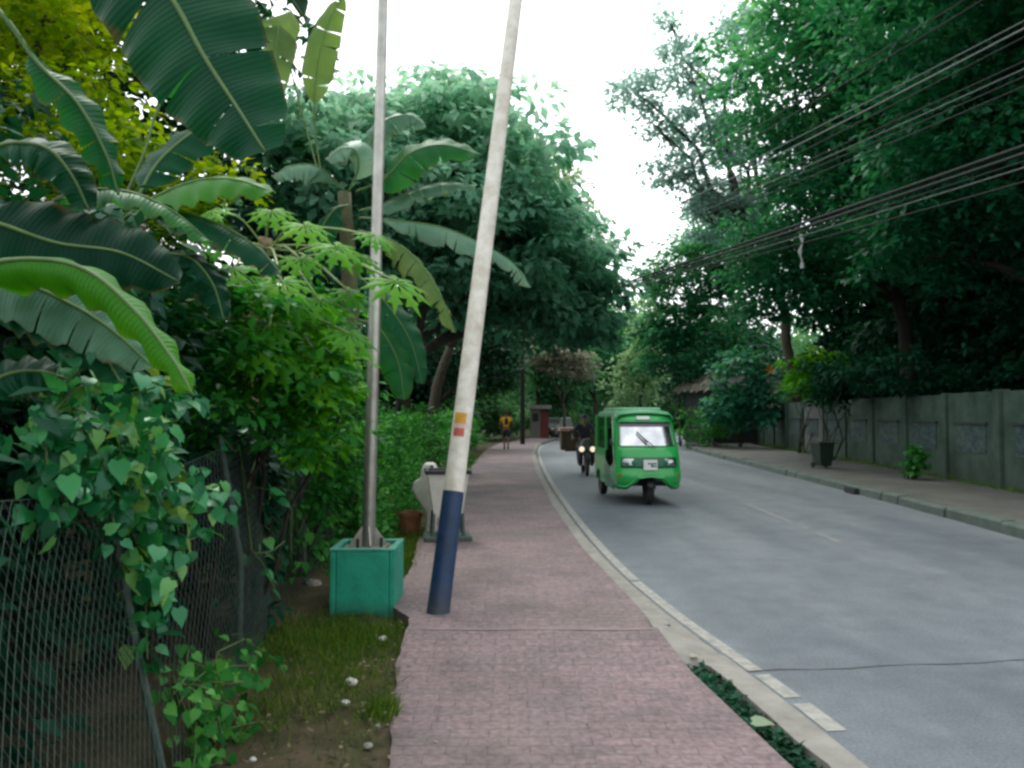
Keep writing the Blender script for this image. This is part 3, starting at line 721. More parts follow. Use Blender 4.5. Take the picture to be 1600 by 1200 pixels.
# ------------------------------------------------------------------ street furniture
# steel pole in a green painted planter box
def planter_pole():
    c = P(573, 940, 6.85); bx, by = c.x, 6.9
    b = empty('planter_box', (bx, by, .06), 0, 'teal green painted concrete box holding the foot of the steel pole', 'planter')
    mb = MB(); W, H, T = .54, .52, .05
    for s in (-1, 1):
        mb.box((s * (W / 2 - T / 2), 0, H / 2 - .04), (T, W, H + .08))
        mb.box((0, s * (W / 2 - T / 2), H / 2 - .04), (W - 2 * T, T, H + .079))
    mb.build('box_wall', M['teal_box'], b, bevel=.012)
    mb = MB()
    for s in (-1, 1):
        mb.box((s * (W / 2 - T / 2), 0, H + .012), (T + .006, W + .006, .022))
        mb.box((0, s * (W / 2 - T / 2), H + .011), (W - 2 * T, T + .006, .021))
    mb.build('rim', M['teal_rim'], b, bevel=.006)
    mb = MB(); mb.box((0, 0, .25), (W - 2 * T + .002, W - 2 * T + .002, .50)); mb.build('concrete_fill', M['concrete'], b)
    p = empty('steel_pole', (bx, by, .56), 0, 'tall thin galvanised steel pole rising from the teal box', 'pole')
    top = P(600, -60, 7.0) - Vector((bx, by, .56))
    mb = MB(); mb.tube([Vector((0, 0, 0)), top * .45, top], [.056, .052, .043], 20); mb.build('shaft', M['galv'], p, smooth=True)
    mb = MB(); mb.box((0, 0, .012), (.33, .33, .024)); mb.build('base_plate', M['galv'], p, bevel=.004)
    for k in range(4):
        a = k * math.pi / 2 + .3
        mb = MB(); r0, r1, h, t = .05, .155, .20, .006
        vs = []
        for s in (-t, t):
            for (r, z) in ((r0, .025), (r1, .025), (r1, .05), (r0, h)):
                vs.append((r * math.cos(a) - s * math.sin(a), r * math.sin(a) + s * math.cos(a), z))
        mb.add(vs, [(0, 1, 2, 3), (7, 6, 5, 4)] + [(q, q + 4, (q + 1) % 4 + 4, (q + 1) % 4) for q in range(4)])
        mb.build('gusset', M['galv'], p)
        mb = MB(); mb.tube([(.14 * math.cos(a + .78), .14 * math.sin(a + .78), .02), (.14 * math.cos(a + .78), .14 * math.sin(a + .78), .10)], .013, 8)
        mb.build('bolt', M['bark_dark'], p)
planter_pole()

# leaning white pole with a blue foot
def white_pole():
    base = P(683, 948, 6.45); base.z = .06
    top = P(825, -150, 7.7)
    p = empty('leaning_pole', base, 0, 'leaning cream white pole with a dark blue painted foot beside the pavement', 'pole')
    ax = top - base; Ln = ax.length; d = ax.normalized()
    r = lambda s: .089 - .030 * s / Ln
    sB = (P(706, 768, 6.6) - base).length
    mb = MB(); mb.tube([d * sB, d * (sB + .6), d * 2.2, d * 3.6, ax], [r(sB), r(sB + .6), r(2.2), r(3.6), r(Ln)], 24); mb.build('shaft', M['pole_white'], p, smooth=True)
    mb = MB(); mb.tube([d * -.12, d * .03, d * .3, d * .6, d * (sB + .004)], [.097, .095, r(.3) + .003, r(.6) + .003, r(sB) + .003], 24); mb.build('painted_foot', M['pole_blue'], p, smooth=True)
    def sticker(name, px, py, hpx, wr, mat):
        s0 = (P(px, py, 6.6) - base).dot(d); h = hpx / F * 6.6
        u = Vector((0, -1, 0)); u = (u - d * u.dot(d)).normalized(); v = d.cross(u)
        rows = []
        for q in range(5):
            s = s0 - h / 2 + h * q / 4; rr = r(s) + .003
            rows.append([d * s + u * (rr * math.cos(a)) + v * (rr * math.sin(a)) for a in np.linspace(-wr, wr * .5, 9)])
        mb = MB(); mb.grid(rows); mb.build(name, mat, p, smooth=True)
    sticker('sticker', 722, 651, 17, .85, M['sticker_yellow'])
    sticker('sticker', 721, 664, 6, .8, M['sticker_pink'])
    sticker('sticker', 720, 674, 13, .75, M['sticker_red'])
    # collar of cement round the foot
    mb = MB(); mb.lathe([(.19, -.12), (.17, .02), (.12, .05)], (0, 0, 0), 14)
    mb.build('footing', M['concrete'], p, smooth=True)
white_pole()

# white litter bin on legs, white swan planter behind it, terracotta pot
def litter_bin():
    c = P(699, 800, 10.2)
    b = empty('litter_bin', (c.x, 10.2, .125), R(8), 'tapered white litter bin with a black rim on a low stand', 'bin')
    mb = MB()
    def ring(z, w, d_): return [(-w, -d_, z), (w, -d_, z), (w, d_, z), (-w, d_, z)]
    mb.grid([r_ + [r_[0]] for r_ in (ring(.30, .17, .15), ring(.85, .255, .22))]); mb.add(ring(.30, .17, .15), [(3, 2, 1, 0)])
    mb.build('bucket', M['white_paint'], b, solid=.012)
    mb = MB()
    for s in (-1, 1):
        mb.box((s * .262, 0, .86), (.06, .5, .055)); mb.box((0, s * .225, .86), (.464, .05, .054))
    mb.build('rim', M['black_rim'], b, bevel=.012)
    mb = MB(); mb.box((0, 0, .80), (.47, .40, .01)); mb.build('liner', M['black_rim'], b)
    for sx_ in (-1, 1):
        for sy in (-1, 1):
            mb = MB(); mb.tube([(sx_ * .2, sy * .16, 0), (sx_ * .18, sy * .15, .34)], .022, 8); mb.build('leg', M['concrete_kerb'], b)
    mb = MB(); mb.box((0, 0, .03), (.60, .50, .06)); mb.build('base_slab', M['concrete_kerb'], b, bevel=.015)
    s = P(664, 810, 10.7)
    q = empty('swan_planter', (s.x, 10.75, .06), 0, 'white swan shaped planter standing behind the litter bin', 'planter')
    # outline in the x-z plane: neck and head above, tail bulging left, foot below
    poly = [(.10, 0), (.24, 0), (.25, .36), (.23, .60), (.27, .72), (.255, .93), (.215, 1.0), (.09, 1.0), (.05, .91), (.04, .80), (-.05, .75), (-.075, .66), (-.03, .55), (.04, .45), (.11, .34)]
    mb = MB(); mb.prism([(a - .1, b_) for a, b_ in poly], -.11, .11, 'y'); mb.build('body', M['white_paint'], q, bevel=.03, smooth=True)
    mb = MB(); mb.tube([(.10, -.13, .97), (.10, -.13, .93)], .02, 8); mb.build('eye', M['black_rim'], q)
    t = P(640, 797, 10.9)
    pt = MB(); pt.lathe([(.13, 0), (.17, .26), (.19, .27), (.19, .32), (.165, .32), (.15, .24)], (0, 0, 0), 18)
    o = pt.build('flower_pot', M['terracotta'], None, smooth=True); o.location = (t.x, 10.9, .06)
    tag(o, 'small terracotta pot in the weeds beside the white swan planter', 'flower pot')
litter_bin()

# utility pole under the trees and the cables that cross to it
POLE = Vector((.55, 41.5, 0))
def utility_pole():
    p = empty('utility_pole', POLE, 0, 'slim dark utility pole at the far bend where the cables meet', 'pole')
    mb = MB(); mb.tube([(0, 0, -.1), (0, 0, 4), (.05, 0, 9.8)], [.13, .11, .08], 14); mb.build('shaft', M['bark_dark'], p, smooth=True)
    mb = MB(); mb.box((.04, 0, 8.9), (1.5, .09, .11)); mb.build('crossarm', M['bark_dark'], p)
    for k in range(4):
        mb = MB(); mb.lathe([(.03, 0), (.045, .06), (.03, .1), (.04, .13)], (-.6 + .42 * k, 0, 8.96), 10); mb.build('insulator', M['stone_white'], p, smooth=True)
utility_pole()
def cable(px0, py0, px1, py1, d0, dz, lab, grp, r, mat, far):
    a = P(px0, py0, d0); m = P(px1, py1, 30)
    e = POLE + Vector(far)
    # one sagging run: near end well outside the frame, through the two seen points, to the pole
    dirn = (a - m); n0 = a + dirn * .55; n0.z += dz
    pts = spline([n0, a, m, e], 40)
    mb = MB(); mb.tube(pts, r, 5, cap=False)
    o = mb.build('cable', mat, None, smooth=True, fix=False); tag(o, lab, 'cable', grp)
UP = 'upper run of overhead cables'; LO = 'lower bundle of overhead cables'
lu = 'thin overhead cable in the upper spread of wires above the right side of the road'
ll = 'dark overhead cable in the lower bundle sagging across the road to the left trees'
for i, (y0, y1) in enumerate([(-58, 338), (-40, 349), (33, 363), (45, 374), (58, 386), (96, 388), (108, 393), (120, 398), (135, 404)]):
    cable(1600, y0, 950, y1, 13, .4, lu, UP, .013 if i != 3 else .022, M['cable_light'] if i in (2, 3, 6) else M['cable'], (-.6 + .16 * i, 0, 9.1 - .06 * i))
for i, (y0, y1) in enumerate([(228, 452), (240, 455), (252, 458), (262, 460), (284, 462)]):
    cable(1600, y0, 945, y1, 13, .3, ll, LO, .034 if i in (0, 1) else .015, M['cable_light'] if i == 3 else M['cable'], (0, -.1 + .05 * i, 7.0 - .05 * i))
mb = MB()
a = P(1252, 366, 19.5)
rows = []
for k in range(9):
    z = a.z - .85 * k / 8; w_ = .045 + .03 * math.sin(k * 1.9)
    rows.append([(a.x - w_ + .03 * math.sin(k * 1.1), a.y + .02 * math.cos(k * 2), z), (a.x + .03 * math.sin(k * 1.1), a.y - .03, z), (a.x + w_ * .8 + .03 * math.sin(k), a.y + .02, z)])
mb.grid(rows); tag(mb.build('hanging_rag', M['rag'], None, smooth=True), 'pale torn rag strip hanging from the lower cables', 'rag')

# ------------------------------------------------------------------ right-hand wall, bin, hut
WALLX = [(10.35, 6), (10.2, 10), (9.95, 15.4), (10.6, 21), (11.3, 28), (12.2, 36.9), (13.4, 44), (16.5, 53)]
def wall():
    t = empty('boundary_wall', (10, 15, 0), 0, 'long grey concrete panel wall behind the right pavement', 'wall')
    fin = [(p.x, p.y) for p in spline([Vector((a, b, 0)) for a, b in WALLX], 800)]
    marks = [fin[0]]; acc = 0
    for a, b in zip(fin, fin[1:]):
        acc += math.dist(a, b)
        if acc > 2.55: marks.append(b); acc = 0
    o = Vector((10, 15, 0))
    for i in range(len(marks) - 1):
        a = Vector((*marks[i], 0)); b = Vector((*marks[i + 1], 0)); d = (b - a); Ln = d.length; ang = math.atan2(d.y, d.x)
        c = (a + b) / 2 - o; rot = Matrix.Rotation(ang, 3, 'Z'); H = 2.05 + random.uniform(-.015, .015)
        inn = rot @ Vector((0, 1, 0))     # toward the road
        light = (i == 9)
        mm = M['wall_light'] if light else M['wall']
        mb = MB(); mb.box(c + Vector((0, 0, .17 + H / 2 - .1)), (Ln - .26, .14, H + .1), rot); mb.build('wall_panel', mm, t, bevel=.01)
        mb = MB(); mb.box(c - d / 2 + Vector((0, 0, .17 + H / 2 - .1)) + inn * .01, (.245, .24, H + .16), rot); mb.build('pillar', M['wall_light'] if light else M['wall'], t, bevel=.012)
        mb = MB(); mb.box(c - d / 2 + rot @ Vector((.14, 0, 0)) + Vector((0, 0, 1.15)) + inn * .05, (.03, .05, 2.0), rot); mb.build('joint', M['wall_dark'], t)
        # shallow lettered plaque under a small dark ledge
        mb = MB(); mb.box(c + inn * .078 + Vector((0, 0, .17 + 1.0)), (Ln * .56, .018, .62), rot); mb.build('lettered_plaque', M['lettering'], t)
        mb = MB(); mb.box(c + inn * .095 + Vector((0, 0, .17 + 1.34)), (Ln * .62, .06, .045), rot); mb.build('ledge', M['wall_dark'], t)
wall()
def bin_dark():
    c = P(1285, 720, 22.6); c = Vector((c.x, 22.6, .185))
    b = empty('dustbin', c, R(10), 'dark green plastic dustbin standing against the wall on the right pavement', 'bin')
    mb = MB()
    def ring(z, w, d_): return [(-w, -d_, z), (w, -d_, z), (w, d_, z), (-w, d_, z)]
    mb.add(ring(.06, .17, .19) + ring(.68, .235, .26), [(3, 2, 1, 0), (4, 5, 6, 7), (0, 1, 5, 4), (1, 2, 6, 5), (2, 3, 7, 6), (3, 0, 4, 7)]); mb.build('bucket', M['bin_green'], b, bevel=.02)
    mb = MB(); mb.box((0, 0, .70), (.54, .58, .045)); mb.box((0, .27, .71), (.4, .07, .05)); mb.build('lid', M['bin_green'], b, bevel=.015)
    for s in (-1, 1):
        mb = MB(); mb.lathe([(.08, -.025), (.08, .025)], (s * .2, .17, .08), 14, 'x'); mb.build('wheel', M['rubber'], b)
bin_dark()
def hut():
    c = P(1100, 660, 41); c = Vector((c.x + 1.6, 43, 0))
    h = empty('thatched_hut', c, R(14), 'small hut with a grey thatched roof half hidden behind the right trees', 'hut')
    mb = MB()
    rows = []
    for i in range(2):
        pass
    ridge = 4.7; eave = 3.1; hw = 1.9; hl = 2.2
    vs = [(-hw, -hl, eave), (-hw, hl, eave), (0, -hl * .7, ridge), (0, hl * .7, ridge), (hw, -hl, eave), (hw, hl, eave)]
    vs2 = [(x, y, z - .18) for x, y, z in vs]
    mb.add(vs + vs2, [(0, 1, 3, 2), (2, 3, 5, 4), (0, 2, 4), (1, 5, 3), (6, 8, 9, 7), (8, 10, 11, 9), (6, 10, 8), (7, 9, 11), (0, 6, 7, 1), (4, 5, 11, 10), (0, 4, 10, 6), (1, 7, 11, 5)])
    mb.build('thatched_roof', M['thatch'], h)
    # loose straw fringe
    n = 900; pos = np.zeros((n, 3)); s = rng.random(n)
    side = rng.integers(0, 2, n) * 2 - 1
    k = rng.random(n); pos[:, 0] = side * hw * (.15 + .9 * k); pos[:, 1] = (s * 2 - 1) * hl * (1 - .3 * (1 - k)); pos[:, 2] = ridge + (eave - ridge) * (.15 + .9 * k) + .03
    ax = np.stack([side * np.ones(n), rng.normal(size=n) * .15, -np.ones(n) * .8], 1); nr = np.stack([side * .6, rng.normal(size=n) * .2, np.ones(n)], 1)
    leaves_obj('straw', pos, ax, nr, .3 + .25 * rng.random(n), rng.random(n), T_LEAN, M['leaf_tan'], h)
    mb = MB(); mb.box((0, 0, 1.5), (3.0, 3.4, 3.0)); mb.build('hut_wall', M['wall_dark'], h)
    for sx_ in (-1, 1):
        for sy in (-1, 1):
            mb = MB(); mb.tube([(sx_ * 1.7, sy * 1.95, 0), (sx_ * 1.7, sy * 1.95, 3.1)], .07, 8); mb.build('post', M['bark_dark'], h)
hut()

# far end: guard booth, parked multicab
def booth():
    c = P(843, 684, 52)
    b = empty('guard_booth', (c.x, 52, .11), 0, 'small beige guard booth with a white canopy and a red door panel at the bend', 'booth')
    mb = MB(); mb.box((-.28, 0, .95), (.62, 1.0, 1.9)); mb.build('booth_wall', M['booth'], b, bevel=.02)
    mb = MB(); mb.box((.31, .05, .9), (.55, .9, 1.75)); mb.build('door', M['red_paint'], b, bevel=.02)
    mb = MB(); mb.box((0, 0, 2.02), (1.5, 1.5, .24)); mb.build('roof', M['concrete'], b, bevel=.02)
    mb = MB(); mb.box((-.28, -.51, 1.35), (.4, .03, .5)); mb.build('window', M['wall_dark'], b)
booth()
def small_car():
    c = P(866, 688, 53)
    b = empty('small_car', (c.x + .15, 54, .01), R(-28), 'small grey car rounding the bend far behind the tricycle', 'car')
    mb = MB()
    prof = [(-1.5, .3), (-1.52, .75), (-1.3, .85), (-.75, .95), (-.45, 1.42), (1.0, 1.45), (1.45, .95), (1.5, .35)]
    mb.prism(prof, -.68, .68, 'x'); mb.build('body', M['car_grey'], b, bevel=.06, smooth=True)
    mb = MB(); mb.add([(-.56, -.735, .97), (.56, -.735, .97), (.52, -.487, 1.37), (-.52, -.487, 1.37)], [(0, 1, 2, 3)]); mb.build('windscreen', M['black_plastic'], b)
    for s in (-1, 1):
        mb = MB(); mb.ball((s * .46, -1.5, .68), (.13, .06, .10)); mb.build('headlight', M['plate'], b, smooth=True)
        for y in (-.95, 1.0):
            mb = MB(); mb.lathe([(.18, -.08), (.27, -.07), (.28, 0), (.27, .07), (.18, .08)], (s * .64, y, .28), 18, 'x'); mb.build('wheel', M['rubber'], b, smooth=True)
    mb = MB(); mb.box((0, -1.53, .42), (1.1, .05, .12)); mb.build('bumper', M['black_plastic'], b, bevel=.02)
small_car()

# ------------------------------------------------------------------ people
def eval_skin(name, verts, edges, radii, mat, parent, sub=2, extra=None, root=0):
    me = bpy.data.meshes.new(name); me.from_pydata([tuple(v) for v in verts], edges, [])
    o = bpy.data.objects.new(name, me); col.objects.link(o)
    m = o.modifiers.new('skin', 'SKIN'); m.use_smooth_shade = True
    if not me.skin_vertices: bpy.context.view_layer.objects.active = o; me.update()
    for i, sv in enumerate(me.skin_vertices[0].data):
        r = radii[i]; sv.radius = r if hasattr(r, '__len__') else (r, r); sv.use_root = (i == root)
    s = o.modifiers.new('sub', 'SUBSURF'); s.levels = sub; s.render_levels = sub
    bpy.context.view_layer.update()
    dg = bpy.context.evaluated_depsgraph_get(); ev = o.evaluated_get(dg)
    new = bpy.data.meshes.new_from_object(ev); bpy.data.objects.remove(o)
    new.name = name
    if extra:      # nose, ears, eyes and fingers joined into the same mesh
        bm = bmesh.new(); bm.from_mesh(new); em = bpy.data.meshes.new('x'); em.from_pydata([tuple(v) for v in extra.v], [], extra.f); bm.from_mesh(em); bm.to_mesh(new); bm.free()
    new.polygons.foreach_set('use_smooth', [True] * len(new.polygons))
    new.materials.clear()
    return link_mesh(name, new, mat, parent)

def person(loc, rz, J, label, shirt, shorts, shirt_patch=None, sleeve=.55, leg=.95, long=False):
    """J: joints in metres (local, -y is the way the person faces)"""
    p = empty('person', loc, rz, label, 'person')
    order = ['pelvis', 'waist', 'chest', 'neck', 'head0', 'head1', 'shL', 'elL', 'wrL', 'shR', 'elR', 'wrR', 'hiL', 'knL', 'anL', 'toL', 'hiR', 'knR', 'anR', 'toR']
    V = [Vector(J[k]) for k in order]; ix = {k: i for i, k in enumerate(order)}
    E = [('pelvis', 'waist'), ('waist', 'chest'), ('chest', 'neck'), ('neck', 'head0'), ('head0', 'head1'), ('chest', 'shL'), ('shL', 'elL'), ('elL', 'wrL'), ('chest', 'shR'), ('shR', 'elR'), ('elR', 'wrR'),
         ('pelvis', 'hiL'), ('hiL', 'knL'), ('knL', 'anL'), ('anL', 'toL'), ('pelvis', 'hiR'), ('hiR', 'knR'), ('knR', 'anR'), ('anR', 'toR')]
    rad = dict(pelvis=(.13, .10), waist=(.125, .09), chest=(.15, .105), neck=(.052, .052), head0=(.075, .085), head1=(.07, .085), shL=.058, elL=.042, wrL=.03, shR=.058, elR=.042, wrR=.03,
               hiL=.085, knL=.055, anL=.037, toL=.035, hiR=.085, knR=.055, anR=.037, toR=.035)
    ex = MB()
    hc = (V[ix['head0']] + V[ix['head1']]) / 2
    ex.tube([hc + Vector((0, -.085, .012)), hc + Vector((0, -.112, -.022)), hc + Vector((0, -.09, -.032))], [.008, .015, .008], 6)
    for s in (-1, 1):
        ex.ball(hc + Vector((s * .082, .0, 0)), (.012, .025, .033), 8, 6); ex.ball(hc + Vector((s * .034, -.082, .018)), .012, 8, 6)
    ex.tube([hc + Vector((-.028, -.088, -.055)), hc + Vector((0, -.094, -.056)), hc + Vector((.028, -.088, -.055))], .007, 6)
    for sd_ in 'LR':
        e, wv = V[ix['el' + sd_]], V[ix['wr' + sd_]]; d = (wv - e).normalized(); sx_ = 1 if sd_ == 'L' else -1
        q = d.cross(Vector((0, 0, 1))); q = q.normalized() if q.length > .2 else Vector((0, 1, 0)); nn = d.cross(q)
        ex.tube([wv - d * .02, wv + d * .04, wv + d * .085], [.026, .034, .03], 8)
        for k in range(4):
            b0 = wv + d * .075 + q * (.018 * (k - 1.5)); ln = (.06, .075, .07, .055)[k]
            ex.tube([b0, b0 + d * ln * .5 + nn * .008, b0 + d * ln * .8 + nn * .03], [.010, .009, .006], 6)
        b0 = wv + d * .025 + q * -.03; ex.tube([b0, b0 + d * .03 - q * .025, b0 + d * .06 - q * .03 + nn * .01], [.012, .011, .007], 6)
    body = eval_skin('body', V, [(ix[a], ix[b]) for a, b in E], [rad[k] for k in order], M['skin'], p, 2, ex)
    # shirt
    lv = lambda a, b, t: Vector(J[a]).lerp(Vector(J[b]), t)
    sv = [Vector(J['waist']) - Vector((0, 0, .08)), Vector(J['waist']) + Vector((0, 0, .03)), Vector(J['chest']), lv('chest', 'neck', .62), lv('chest', 'shL', 1.02), lv('shL', 'elL', sleeve), lv('chest', 'shR', 1.02), lv('shR', 'elR', sleeve)]
    se = [(0, 1), (1, 2), (2, 3), (2, 4), (4, 5), (2, 6), (6, 7)]; sr = [(.152, .122), (.15, .115), (.175, .127), (.075, .075), .076, .072, .076, .072]
    if long: sv += [lv('elL', 'wrL', .9), lv('elR', 'wrR', .9)]; se += [(5, 8), (7, 9)]; sr += [.045, .045]
    eval_skin('shirt', sv, se, sr, M[shirt], p, 2, root=2)
    hv = [Vector(J['pelvis']) + Vector((0, 0, .06)), Vector(J['pelvis']), Vector(J['hiL']), lv('hiL', 'knL', leg), Vector(J['hiR']), lv('hiR', 'knR', leg)]
    he = [(0, 1), (1, 2), (2, 3), (1, 4), (4, 5)]; hr = [(.15, .12), (.155, .125), .108, .083, .108, .083]
    if long: hv += [lv('knL', 'anL', .9), lv('knR', 'anR', .9)]; he += [(3, 6), (5, 7)]; hr += [.058, .058]
    eval_skin('trousers' if long else 'shorts', hv, he, hr, M[shorts], p, 2, root=1)
    hb = MB(); hb.ball(hc + Vector((0, .018, .045)), (.092, .10, .085), 14, 10); hb.build('hair', M['hair'], p, smooth=True)
    if shirt_patch:
        c = Vector(J['chest']); rows = []
        for k in range(5):
            z = c.z + .06 - .24 * k / 4
            rows.append([(c.x + .11 * math.sin(a), c.y + .145 * math.cos(a) + .008, z) for a in np.linspace(-.9, .9, 9)])
        mb = MB(); mb.grid(rows); mb.build('back_print', M['cloth_dark'], p, smooth=True)
    for sd_ in 'LR':
        a = Vector(J['an' + sd_]); t_ = Vector(J['to' + sd_]); d = (t_ - a); d.z = 0; d.normalize()
        mb = MB(); mb.tube([a - d * .06 + Vector((0, 0, -.035)), a + d * .06 + Vector((0, 0, -.04)), a + d * .17 + Vector((0, 0, -.05))], [.042, .047, .034], 10); mb.build('shoe', M['cloth_dark'], p, smooth=True)
    return p
# walker in yellow, seen from behind (walking away, +y): faces local -y, so turned 180 degrees
walk = dict(pelvis=(0, 0, .90), waist=(0, 0, 1.06), chest=(0, -.01, 1.29), neck=(0, -.02, 1.44), head0=(0, -.035, 1.54), head1=(0, -.04, 1.64),
            shL=(.17, 0, 1.38), elL=(.27, .10, 1.14), wrL=(.26, -.05, .97), shR=(-.17, 0, 1.38), elR=(-.27, -.05, 1.13), wrR=(-.25, -.22, .99),
            hiL=(.085, 0, .86), knL=(.09, -.12, .48), anL=(.08, -.03, .11), toL=(.09, -.16, .06), hiR=(-.085, 0, .86), knR=(-.09, .04, .47), anR=(-.08, .22, .13), toR=(-.085, .10, .05))
c = P(791, 703, 35)
person((c.x, 35, .125), R(180), walk, 'walker in a yellow shirt with a dark back print, seen from behind on the pavement', 'shirt_yellow', 'cloth_dark', True, leg=.8)

# ------------------------------------------------------------------ green electric tricycle (faces the camera, front = local -y)
TY = 14.75
TX = P(1017, 795, TY).x
def trike():
    t = empty('electric_tricycle', (TX, TY + .25, .004), R(3.0), 'bright green electric passenger tricycle driving toward the viewer', 'tricycle')
    HW = .60
    # front cowl + windscreen surround: rows of (z, y at the centre, half width, corner roundness)
    prof = [(.30, -.12, .57), (.40, -.17, .585), (.52, -.22, .60), (.60, -.20, .605), (.68, -.15, .60), (.80, -.14, .60), (.93, -.11, .595), (1.02, -.07, .59),
            (1.10, -.03, .585), (1.22, .03, .575), (1.34, .09, .565), (1.46, .15, .555), (1.54, .19, .55), (1.61, .235, .535), (1.67, .31, .51), (1.705, .42, .48)]
    NX = 24; depth = .55
    def pt(z, y0, hw, u):
        # u in [-1.5,1.5]: -1..1 is the front face, beyond that the side flank running back
        if abs(u) <= 1:
            x = hw * math.sin(u * math.pi / 2 * .92) / math.sin(math.pi / 2 * .92)
            y = y0 + .02 + .16 * (abs(x) / hw) ** 4
            if abs(u) > .85: x = hw * (1 - .0 * (abs(u) - .85))* (1 if u > 0 else -1) * (abs(x) / hw)
        else:
            x = hw * (1 if u > 0 else -1); y = y0 + .18 + (abs(u) - 1) / .5 * max(.05, depth - .1 - y0)
        return (x, y, z)
    us = list(np.linspace(-1.5, -1.05, 6)) + list(np.linspace(-1, 1, NX + 1)) + list(np.linspace(1.05, 1.5, 6))
    rows = []
    for (z, y0, hw) in prof:
        r = []
        for u in us:
            x, y, zz = pt(z, y0, hw, u)
            if z < .55 and abs(x) < .40:      # arch for the front wheel
                zz = max(zz, .30 + .24 * (1 - (abs(x) / .40) ** 2.2))
            r.append((x, y, zz))
        rows.append(r)
    def skip(i, j):
        z0, z1 = prof[i][0], prof[i + 1][0]
        ua, ub = us[j], us[j + 1]
        if z0 >= 1.09 and z1 <= 1.55 and ua > -.80 and ub < .80: return True      # windscreen
        return False
    # only keep the side flank below the door sill and as a slim front pillar
    def skip2(i, j):
        if skip(i, j): return True
        u = (us[j] + us[j + 1]) / 2
        return abs(u) > 1.22 and prof[i][0] >= .66 and prof[i][0] < 1.6
    mb = MB(); mb.grid(rows, skip2); mb.build('front_shell', M['trike'], t, smooth=True, solid=.02)
    # windscreen glass
    gz = [1.06, 1.10, 1.22, 1.34, 1.46, 1.54, 1.57]
    rr = []
    for z in gz:
        y0 = np.interp(z, [p[0] for p in prof], [p[1] for p in prof]); hw = np.interp(z, [p[0] for p in prof], [p[2] for p in prof])
        rr.append([(x, y + .018, zz) for x, y, zz in [pt(z, y0, hw, u) for u in np.linspace(-.84, .84, 17)]])
    mb = MB(); mb.grid(rr); ws = mb.build('windscreen', M['windscreen'], t, smooth=True)
    rr = []
    for z in (1.465, 1.50, 1.535):
        y0 = np.interp(z, [p[0] for p in prof], [p[1] for p in prof]); hw = np.interp(z, [p[0] for p in prof], [p[2] for p in prof])
        rr.append([(x, y + .012, zz) for x, y, zz in [pt(z, y0, hw, u) for u in np.linspace(-.76, .78, 17)]])
    mb = MB(); mb.grid(rr); mb.build('sun_strip', M['sun_strip'], ws, smooth=True)
    # dark gasket
    def edge(z0, z1, u0, u1, n=12):
        o = []
        for k in range(n):
            z = z0 + (z1 - z0) * k / (n - 1); u = u0 + (u1 - u0) * k / (n - 1)
            y0 = np.interp(z, [p[0] for p in prof], [p[1] for p in prof]); hw = np.interp(z, [p[0] for p in prof], [p[2] for p in prof])
            x, y, zz = pt(z, y0, hw, u); o.append((x, y - .006, zz))
        return o
    loop = edge(1.10, 1.10, -.8, .8) + edge(1.10, 1.54, .8, .8)[1:] + edge(1.54, 1.54, .8, -.8)[1:] + edge(1.54, 1.10, -.8, -.8)[1:]
    mb = MB(); mb.tube(loop, .012, 6); mb.build('windscreen_seal', M['black_plastic'], t, smooth=True)
    mb = MB(); mb.tube([(.12, -.065, 1.08), (-.14, .05, 1.30)], .011, 6); mb.tube([(-.20, .09, 1.37), (-.02, -.02, 1.17)], .015, 6); mb.build('wiper', M['black_plastic'], t)
    # darker nose panel, lamps, plate, indicators
    def nose(z0, z1, u0, u1, off, name, mat, parent=t, n=10):
        rows = []
        for z in np.linspace(z0, z1, 6):
            y0 = np.interp(z, [p[0] for p in prof], [p[1] for p in prof]); hw = np.interp(z, [p[0] for p in prof], [p[2] for p in prof])
            rows.append([(x, y - off, zz) for x, y, zz in [pt(z, y0, hw, u) for u in np.linspace(u0, u1, n)]])
        mb = MB(); mb.grid(rows); return mb.build(name, mat, parent, smooth=True, solid=.006)
    nose(.70, .90, -.74, .74, .016, 'nose_panel', M['trike_dark'], n=24)
    for s in (-1, 1):
        h = nose(.74, .87, s * .34 if s > 0 else -.66, s * .66 if s > 0 else -.34, .026, 'headlight', M['lens'])
        mb = MB(); mb.lathe([(.05, .0), (.045, -.015), (.02, -.02)], (s * .30, -.13, .80), 16, 'y'); mb.build('bulb_reflector', M['trike_teal'], h, smooth=True)
        nose(.545, .585, s * .70 if s > 0 else -.86, s * .86 if s > 0 else -.70, .014, 'indicator', M['orange_lens'])
    pl = MB(); pl.box((.0, -.185, .76), (.26, .012, .19), Matrix.Rotation(R(-3), 3, 'X')); p_ = pl.build('number_plate', M['plate'], t, bevel=.003)
    mb = MB()
    for (x, z, w_, h_) in ((-.055, .785, .05, .03), (.0, .775, .04, .05), (.055, .785, .05, .035), (.03, .735, .11, .03)):
        mb.box((x + .03, -.1925, z), (w_, .004, h_), Matrix.Rotation(R(-3), 3, 'X'))
    mb.build('plate_emblem', M['plate_mark'], p_)
    # route sign on the forehead
    mb = MB(); mb.box((-.05, .215, 1.63), (.25, .012, .07), Matrix.Rotation(R(-34), 3, 'X')); mb.build('route_sign', M['plate'], t)
    # bumper lip and wheel arch
    lip = []
    for x in np.linspace(-.58, .58, 25):
        z = .36 + .22 * max(0, 1 - (abs(x) / .42) ** 2.2) if abs(x) < .42 else .36
        lip.append((x, -.20 + .02 + .16 * (abs(x) / .6) ** 4, z))
    mb = MB(); mb.tube(lip, .022, 8); mb.build('bumper_lip', M['trike'], t, smooth=True)
    mb = MB(); mb.add([(x, y + .05, z) for x, y, z in lip] + [(x, y + .55, .56) for x, y, z in lip], [(i, i + 1, i + 26, i + 25) for i in range(24)]); mb.build('wheel_arch', M['black_plastic'], t)
